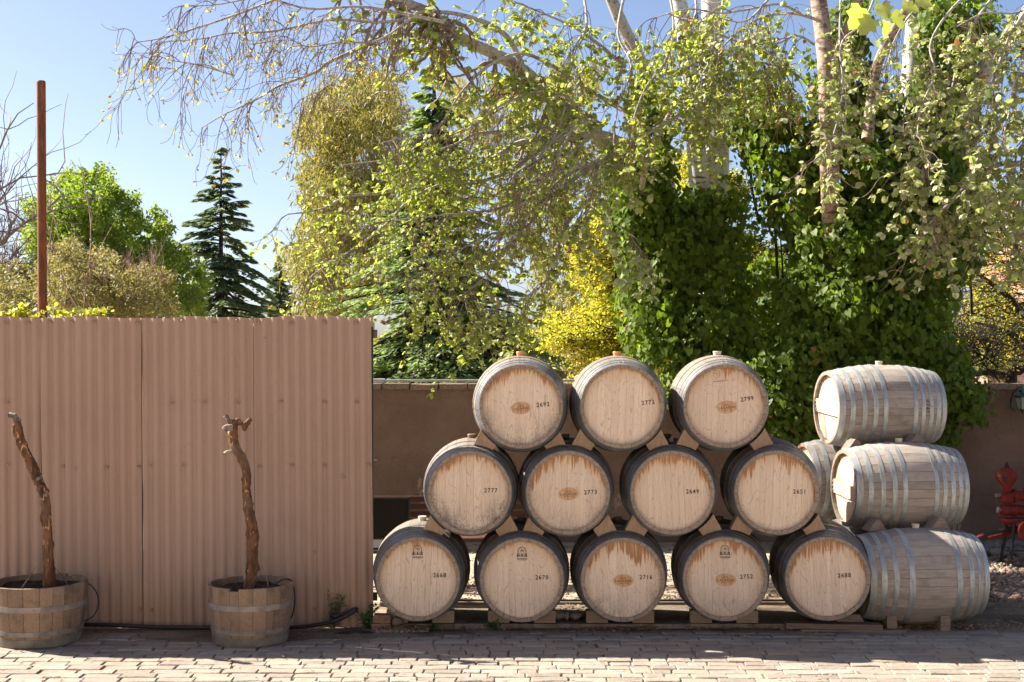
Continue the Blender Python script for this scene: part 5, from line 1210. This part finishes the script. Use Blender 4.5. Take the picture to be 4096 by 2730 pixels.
off=rnd_dirs(n,rg)*(rg.uniform(.35,1,n)**.5*rg.uniform(.10,.24,nc)[ci])[:,None]; off[:,2]*=1.15
pos=CP[ci]+off; pos[:,1]=np.where((pos[:,2]<1.68)&(pos[:,1]>14.22),14.02+rg.uniform(0,.2,n),pos[:,1])
nr=unit(CD[ci]*.25+off*6+rg.normal(size=(n,3))*.40+np.array([-.15,-.30,.50])); dd=rg.normal(size=(n,3))*.5+np.array([0,-.35,-1.])
sz=.072*rg.uniform(.4,1.3,n)
iv_ok=inview(pos); score=np.where(iv_ok,-pos[:,1]+sz*12,-99); sel=np.argsort(-score)[:290]
mask=np.ones(n,bool); mask[sel]=False
young=((off[:,2]>.08)&(rg.uniform(0,1,n)<.55)&(rg.uniform(0,1,nc)[ci]<.6)&mask)
leaves('young_foliage','ivy',(pos-B)[young],dd[young],nr[young],sz[young]*.85,ML_IVYY,ivy); mask=mask&~young
leaves('foliage','ivy',(pos-B)[mask][::2],dd[mask][::2],nr[mask][::2],sz[mask][::2],ML_IVY,ivy)
leaves('inner_foliage','ivy5',(pos-B)[mask][1::2],dd[mask][1::2],nr[mask][1::2],sz[mask][1::2]*1.1,ML_IVY,ivy)
solo_leaves('ivy',(pos-B)[sel],dd[sel],nr[sel],sz[sel],ML_IVY,ivy)
mb=MB()          # woody stems inside
for k in range(70):
    r=IV[rr.randrange(len(IV))]
    if r[1]>1380: continue
    p=P(r[0]+rr.uniform(-.6,.6)*r[2],r[1]+rr.uniform(-.6,.6)*r[3],r[4]+.1)-ivb; q=Vector((p.x+rr.uniform(-.2,.2),p.y+.1,max(0,p.z-rr.uniform(.5,1.5)))); mb.tube(resample([q,(p+q)/2+Vector((rr.uniform(-.15,.15),0,0)),p],6),[.02,.018,.016,.013,.01,.008,.006],4,cap=False)
setk(ob('stems',mb.mesh('stems',MB_DARK,60),ivy))

# ---- white poplars
def poplar(label,base,trunks,limbs,branches,seed,barks):
    t=thing('poplar_tree',label,'tree',base); rr=random.Random(seed); TW=MB(); TIPS=[]
    for nm,pts,r0,r1,mi in trunks:
        mb=MB(); limb(mb,[p-Vector(base) for p in pts],r0,r1,16,26,seed=seed,bump=.03); ob(nm,mb.mesh(nm,barks[mi],70),t)
    segs=[]
    for pts,r0,r1,mi,dens,sz,mt in limbs:
        mb=MB(); ps=limb(mb,[p-Vector(base) for p in pts],r0,r1,8,None,seed=seed+len(segs),bump=.06); ob('limb',mb.mesh('limb',barks[mi],70),t); segs.append((ps,r0,r1,dens,sz,mt))
    def twig(p,d,L,r,lv,dens,sz,mt):
        k=9; pts=[p]; dd=d.copy(); cur=rr.uniform(.7,2.0)
        for i in range(k):
            f=i/k; g_=-.20*cur if f<.45 else .34*cur*(f-.2)
            dd=(dd+Vector((rr.gauss(0,.11),rr.gauss(0,.11),rr.gauss(0,.08)+g_))).normalized(); pts.append(pts[-1]+dd*(L/k))
        TW.tube(pts,[max(.0022,r*(1-.75*i/k)) for i in range(k+1)],4 if r>.006 else 3,cap=False)
        if lv>0:
            for j in range(rr.randint(3,6)):
                i=rr.randint(1,k-1); q=pts[i]; nd=((pts[i+1]-pts[i]).normalized()*.5+Vector((rr.gauss(0,.6),rr.gauss(0,.5),rr.gauss(-.1,.4)))).normalized(); twig(q,nd,L*rr.uniform(.4,.65),r*.55,lv-1,dens,sz,mt)
        for j in range(1 if dens<.4 else 2):
            if rr.random()<dens*.75: i=rr.randint(k//2,k-1); TIPS.append((pts[i],(pts[i+1]-pts[i]).normalized(),sz*.85,mt,2+int(2*dens)))
        
        if rr.random()<(.80 if dens>.3 else .55): TIPS.append((pts[-1],dd,sz,mt,4 if dens>.3 else 2))
    for ps,r0,r1,dens,sz,mt in segs:
        L=sum((ps[i+1]-ps[i]).length for i in range(len(ps)-1)); nt=int(L*branches*(1 if dens>.3 else 1.0))
        for j in range(nt):
            i=min(int((.12+.88*rr.random())*(len(ps)-1)),len(ps)-2); p=ps[i].lerp(ps[i+1],rr.random()); al=(ps[i+1]-ps[i]).normalized()
            d=(al*.7+Vector((rr.gauss(0,.5),rr.gauss(0,.5),rr.gauss(-.15,.5)))).normalized(); twig(p,d,rr.uniform(.25,.75),max(.005,r1*.8),1,dens,sz,mt)
    setk(ob('twigs',TW.mesh('twigs',MB_TWIG,60),t))
    return t,TIPS
LPOS=[]
def emit(t,TIPS,seed,nsolo):
    rg=np.random.default_rng(seed); rr=random.Random(seed); O=np.array(t.location)
    by={}
    for p,d,sz,mt,k in TIPS:
        for j in range(k):
            a=Vector((rr.gauss(0,1),rr.gauss(0,1),rr.gauss(-.15,.6))).normalized(); q=Vector(p)+a*sz*.10
            dr=a*.8+Vector((0,0,-.45))+d*.3; nn=Vector((rr.gauss(0,.45),rr.gauss(-.15,.45),1)); by.setdefault(mt,[]).append((tuple(q),tuple(dr),tuple(nn),sz*rr.uniform(.55,1.15)))
    for mi,(mt,L_) in enumerate(by.items()):
        pos=np.array([l[0] for l in L_]);d=np.array([l[1] for l in L_]);nn=np.array([l[2] for l in L_]);s=np.array([l[3] for l in L_])
        w=pos+O; sc=np.where(inview(w),s/w[:,1],-1); k=min(nsolo if mi==0 else 0,len(s)); sel=np.argsort(-sc)[:k]; mask=np.ones(len(s),bool); mask[sel]=False
        if k: solo_leaves('poplar',pos[sel],d[sel],nn[sel],s[sel],MATS[mt],t)
        leaves('foliage','poplar',pos[mask],d[mask],nn[mask],s[mask],MATS[mt],t)
MATS={'g':ML_POP,'y':ML_POPY,'w':ML_POPW}
def Z5(l,Y,dy=0.0): # points read off the crop starting at 1100,0 (scale .893)
    n=len(l); return [P(1100+x*.893,y*.893,Y+dy*i/(n-1)) for i,(x,y) in enumerate(l)]
def Z6(l,Y,dy=0.0):
    n=len(l); return [P(2400+x*.8926,y*.8926,Y+dy*i/(n-1)) for i,(x,y) in enumerate(l)]
BK=[MB_WHITE,MB_GREY,MB_PINK]
bA=P(2830,1500,15.3); bA.z=-.03
tA,tipsA=poplar('white barked twin trunk poplar whose long limbs reach far left over the barrels',bA,
 [('trunk',[Vector(bA),P(2850,1000,15.3),P(2868,620,15.3),P(2858,300,15.3),P(2846,0,15.3),P(2838,-180,15.3)],.16,.10,0),
  ('second_trunk',[P(2850,1100,15.25),P(2800,750,15.2),P(2775,450,15.15),P(2750,200,15.1),P(2712,-20,15.1),P(2690,-160,15.1)],.12,.075,0),
  ('third_trunk',[P(2790,1150,15.5),P(2680,800,15.4),P(2640,500,15.3),P(2560,250,15.2),P(2480,80,15.1),P(2400,-120,15.0)],.10,.06,1)],
 [(Z5([(1500,690),(1400,560),(1300,490),(1200,410),(1130,330),(1000,250),(870,190),(760,110),(700,60),(560,0),(400,-90)],15.0,-1.8),.085,.04,1,.5,.075,'g'),
  (Z5([(790,165),(640,155),(540,160),(430,185),(350,230),(240,280),(180,325),(60,370),(0,395),(-90,450),(-230,515),(-330,575)],13.6,-.8),.030,.004,1,.10,.034,'y'),
  (Z5([(1110,300),(1050,180),(960,110),(800,60),(650,55),(560,90),(450,100),(250,90),(0,140),(-200,150),(-330,175),(-530,190)],13.9,-1.4),.030,.004,1,.12,.034,'y'),
  (Z5([(640,55),(520,150),(430,190),(300,190),(150,210),(60,180),(-100,200)],13.0,-.5),.014,.004,1,.25,.034,'y'),
  (Z5([(760,100),(560,60),(380,30),(150,40),(-50,-10),(-250,20),(-420,30)],12.9,-.8),.018,.004,1,.2,.034,'y'),
  (Z5([(200,-80),(-50,20),(-300,110),(-500,170),(-620,190)],12.6,-.3),.016,.004,1,.2,.034,'y'),
  (Z5([(-180,340),(-350,290),(-500,260),(-640,170)],12.7,-.2),.008,.003,1,.2,.034,'y'),
  (Z5([(350,230),(300,330),(220,400),(130,440),(130,480)],13.0,-.3),.008,.003,1,.4,.034,'y'),
  (Z5([(1568,640),(1450,600),(1300,625),(1100,640),(960,720),(800,760),(640,800),(500,860),(330,880),(200,940),(60,960)],14.2,-1.5),.045,.006,1,.75,.050,'g'),
  (Z5([(1300,625),(1180,560),(1050,590),(900,600),(800,650),(640,700),(480,720),(300,740)],14.0,-1.2),.025,.004,1,.75,.048,'g'),
  (Z5([(1340,600),(1200,660),(1060,760),(900,820),(740,830),(600,900),(470,1030),(300,1150),(200,1210),(150,1250)],13.9,-1.2),.026,.004,1,.6,.046,'g'),
  (Z5([(1568,690),(1400,760),(1240,870),(1100,900),(980,940),(800,960),(600,980),(440,1000)],14.0,-1.3),.026,.004,1,.75,.048,'g'),
  (Z5([(1420,880),(1340,960),(1280,1060),(1230,1230),(1130,1330),(1030,1370),(900,1400)],13.9,-1.1),.026,.004,1,.9,.056,'g'),
  (Z5([(1500,700),(1300,790),(1200,900),(1120,1040),(1000,1160),(920,1260),(840,1320)],13.9,-1.1),.022,.004,1,.75,.050,'g'),
  (Z5([(1240,870),(1160,980),(1080,1040),(960,1050),(820,1130),(760,1210),(660,1220),(580,1270)],13.7,-1.1),.018,.004,1,.7,.046,'g'),
  (Z5([(1568,500),(1400,400),(1250,300),(1100,240),(950,300),(830,420),(740,560),(640,600),(480,640)],14.2,-1.4),.026,.004,1,.75,.050,'g'),
  (Z5([(1568,300),(1450,200),(1350,130),(1200,60),(1000,-20)],14.4,-1.0),.024,.006,1,.6,.062,'g'),
  (Z5([(1400,560),(1300,430),(1150,420),(1000,480),(900,560),(780,610)],14.0,-1.0),.02,.004,1,.75,.050,'g'),
  (Z5([(1330,560),(1240,640),(1150,760),(1100,900),(1060,1000)],13.6,-.6),.016,.004,1,.12,.050,'g'),
  (Z5([(1430,600),(1310,690),(1210,700),(1100,760),(980,840)],13.7,-.6),.016,.004,1,.12,.050,'g'),
  (Z5([(1300,480),(1260,600),(1180,720),(1080,800)],13.7,-.6),.014,.004,1,.15,.050,'g'),
  (Z5([(1330,580),(1240,760),(1180,860),(1080,930)],13.5,-.6),.014,.004,1,.15,.050,'g')],13,11,BK)
emit(tA,tipsA,901,0)
bB=P(3330,1500,14.0); bB.z=-.03
tB,tipsB=poplar('brown barked poplar trunk rising straight out of the ivy in the centre right',bB,
 [('trunk',[Vector(bB),P(3325,1000,14.0),P(3318,700,13.55),P(3312,420,13.6),P(3300,200,13.7),P(3270,-20,13.9),P(3240,-180,13.9)],.095,.078,2),
  ('second_trunk',[P(3470,560,13.8),P(3500,300,14.0),P(3560,150,13.9),P(3650,0,13.8),P(3720,-120,13.7)],.06,.035,2),
  ('third_trunk',[P(3345,250,13.9),P(3380,130,13.8),P(3440,0,13.7),P(3470,-100,13.6)],.05,.03,2)],
 [([P(2560,900,15.2)]+Z6([(200,760),(290,560),(350,450),(480,360),(580,340),(700,280),(800,300)],14.0,-.6),.035,.014,1,.8,.052,'g'),
  (Z6([(700,470),(560,450),(420,480),(280,560),(140,640),(0,720),(-160,760)],13.8,-1.0),.030,.010,1,.8,.052,'g'),
  (Z6([(860,450),(790,330),(740,230),(600,180),(450,120),(300,60)],13.9,-.8),.022,.006,1,.7,.052,'g'),
  (Z6([(1000,100),(860,60),(700,90),(560,200),(460,330),(420,450)],13.6,-1.0),.018,.004,1,.8,.052,'g'),
  (Z6([(300,-80),(330,100),(300,260),(200,400),(140,560)],13.4,-.8),.014,.004,1,.9,.052,'g'),
  (Z6([(900,60),(800,20),(680,40),(540,60),(400,40),(250,80)],13.4,-.8),.014,.004,1,.9,.052,'g'),
  (Z6([(960,200),(880,160),(780,200),(680,180),(560,240),(440,240)],13.5,-.7),.014,.004,1,.9,.052,'g'),
  (Z6([(420,-60),(430,60),(380,180),(400,320),(360,420)],13.5,-.6),.014,.004,1,.9,.052,'g'),
  (Z6([(560,-80),(540,120),(520,260),(560,420),(520,560)],13.6,-.8),.014,.004,1,.8,.052,'g'),
  (Z6([(120,-60),(80,150),(140,300),(80,480),(60,640)],13.6,-.8),.016,.004,1,.8,.052,'g'),
  (Z6([(-80,-60),(-60,120),(-120,260),(-100,420)],13.8,-.8),.016,.004,1,.8,.052,'g'),
  (Z6([(300,500),(120,700),(0,800),(-60,900),(60,1000),(150,1060)],13.4,-.6),.012,.004,1,.6,.065,'w'),
  (Z6([(1080,-50),(1075,200),(1100,400),(1100,560)],13.2,-.3),.010,.004,0,.4,.075,'w'),
  (Z6([(800,-60),(700,60),(620,100),(480,60)],13.0,-.6),.014,.004,1,.5,.055,'w')],10,22,BK)
emit(tB,tipsB,902,0)
bC=P(3650,1500,15.6); bC.z=-.03
tC,tipsC=poplar('thick white barked poplar at the right with pale hanging branches at its edge',bC,
 [('trunk',[Vector(bC),P(3600,1000,15.5),P(3625,600,15.4),P(3650,380,15.3),P(3668,150,15.2),P(3668,-20,15.2),P(3665,-180,15.2)],.17,.115,0),
  ('second_trunk',[P(3800,900,14.8),P(3870,450,14.6),P(3960,250,14.4),P(4080,100,14.2),P(4200,-60,14.0)],.12,.08,1)],
 [(Z6([(2050,660),(1900,730),(1780,740),(1650,830),(1530,950),(1480,1000)],12.6,-.4),.035,.012,1,.9,.066,'w'),
  (Z6([(2100,800),(1900,830),(1750,880),(1640,900)],12.8,-.3),.022,.008,1,.6,.062,'w'),
  (Z6([(2000,-60),(1900,60),(1820,200),(1760,380),(1720,560),(1660,720)],12.6,-.8),.020,.004,1,.8,.068,'w'),
  (Z6([(2100,100),(1950,200),(1860,360),(1830,520),(1800,640)],12.4,-.7),.016,.004,1,.8,.068,'w'),
  (Z6([(2150,250),(2000,330),(1920,520),(1890,700),(1880,900),(1860,1050)],12.6,-.8),.016,.004,1,.8,.068,'w'),
  (Z6([(1700,-80),(1560,60),(1480,200),(1500,330),(1440,480),(1420,620)],12.6,-.8),.014,.004,1,.6,.062,'w'),
  (Z6([(1800,-60),(1680,100),(1600,300),(1560,480),(1500,640),(1460,760)],12.8,-.8),.014,.004,1,.7,.064,'w'),
  (Z6([(1250,-60),(1180,100),(1080,200),(1090,400),(1040,620),(960,720)],12.6,-.8),.012,.004,1,.4,.060,'w'),
  (Z6([(2100,-40),(1980,20),(1850,60),(1720,60),(1600,120)],12.8,-.6),.014,.004,1,.9,.062,'w'),
  (Z6([(1500,-60),(1440,20),(1380,80),(1320,180),(1290,280)],12.8,-.5),.012,.004,1,.5,.055,'w'),
  (Z6([(2200,500),(2060,560),(1960,640),(1900,800)],12.2,-.5),.014,.004,1,.8,.068,'w')],10,33,BK)
emit(tC,tipsC,903,283)
bl=[(3445,30,.115,(-.5,0,-1)),(3490,75,.10,(-.7,-.2,-.9)),(3525,15,.085,(.3,-.2,-.8)),(3570,50,.09,(.5,-.1,-.8)),(3545,85,.075,(-.1,0,-1)),(3610,20,.085,(.8,0,-.3)),(3660,5,.09,(1,.1,-.2)),(3500,-30,.09,(-.8,0,.1))]
bp=np.array([tuple(P(x,y,6.4)-Vector(bC)) for x,y,_,_ in bl]); solo_leaves('lobed',bp,np.array([l[3] for l in bl]),np.array([(.3,-.6,.7)]*len(bl))+rg.normal(size=(len(bl),3))*.25,[l[2]*1.0 for l in bl],ML_POP,tC)
nb=MB(); nb.tube(resample([P(3700,-420,6.6)-Vector(bC),P(3640,-150,6.5)-Vector(bC),P(3560,-20,6.4)-Vector(bC),P(3530,20,6.4)-Vector(bC)],10),[.007-.0005*i for i in range(11)],5); ob('limb',nb.mesh('limb',MB_TWIG,60),tC)

# ------------------------------------------------------------ weeds and litter
M_WEED=m_leaf('weed_leaf',(.06,.12,.03),(.07,.12,.04),.3,.3,.6,(.12,.2,.03))
def weed(label,px,py,h,w,seed,n=90,size=.028,kind='sliver'):
    Y=9.86; p=P(px,py,Y); rr=random.Random(seed); rg=np.random.default_rng(seed); base=Vector((p.x,Y,0.0)); t=thing('weed',label,'weed',base,0,'weeds along the fence foot'); mb=MB(); L=[];D=[]
    for k in range(7):
        a=Vector((rr.gauss(0,w*.5),rr.gauss(0,w*.25)-.01,h*rr.uniform(.4,1))); pts=resample([Vector((0,0,0)),a*.5+Vector((rr.gauss(0,.01),0,.02)),a],6); mb.tube(pts,.0018,3,cap=False)
        for j in range(n//7): i=rr.randint(1,6); L.append(tuple(pts[i]+Vector((rr.gauss(0,.01),rr.gauss(0,.01),rr.gauss(0,.01))))); D.append((rr.gauss(0,1),rr.gauss(0,.7),rr.gauss(.5,.4)))
    setk(ob('stalks',mb.mesh('stalks',M_WEED),t)); m=len(L); leaves('foliage',kind,np.array(L),np.array(D),rnd_dirs(m,rg)+np.array([0,-.5,.6]),size*rg.uniform(.6,1.3,m),M_WEED,t)
weed('feathery green weed growing at the foot of the fence',1335,2500,.25,.09,1,210,.042)
weed('sprawling greyish weed climbing the very end of the fence',1470,2500,.16,.08,2,120,.034,'diamond')
weed('small green weed tuft against the kerb under the second barrel',1975,2520,.05,.10,3,110,.022,'diamond')
weed('tiny green sprout against the kerb left of the weed tuft',1740,2515,.035,.05,4,50,.016,'diamond')
M_LIT=m_leaf('dry_leaf_litter',(.30,.21,.12),(.34,.26,.17),.15,.4,.8,(.3,.2,.1))
rr=random.Random(91); L=[]
def litter(n,x0,x1,y0,y1,z,cl=1):
    for k in range(n): L.append((rr.uniform(x0,x1),rr.uniform(y0,y1),z+rr.random()*.012))
litter(420,.5,1.0,9.78,9.87,.008); litter(260,1.2,2.6,9.80,9.87,.008); litter(160,-.9,.5,9.78,9.86,.008); litter(260,-3.2,-1,9.84,9.92,.004); litter(420,2.5,3.6,9.80,10.1,.0); litter(900,-.9,3,11,14,-.02); litter(700,3,6,10.3,14,0.0); litter(260,-4,4,8.3,9.8,.006); litter(260,.2,1.0,10.2,10.6,.03); litter(200,2.6,3.3,9.86,9.98,.01); litter(160,-.95,-.6,9.72,9.84,.03)
L=np.array(L); n=len(L); rg=np.random.default_rng(92); o=leaves('leaf_litter','diamond',L,rnd_dirs(n,rg)*np.array([1,1,.25]),rnd_dirs(n,rg)*.5+np.array([0,0,1]),.026*rg.uniform(.5,1.3,n),M_LIT); o['label']='dry fallen leaves scattered along kerb, fence and gravel'; o['category']='leaves'
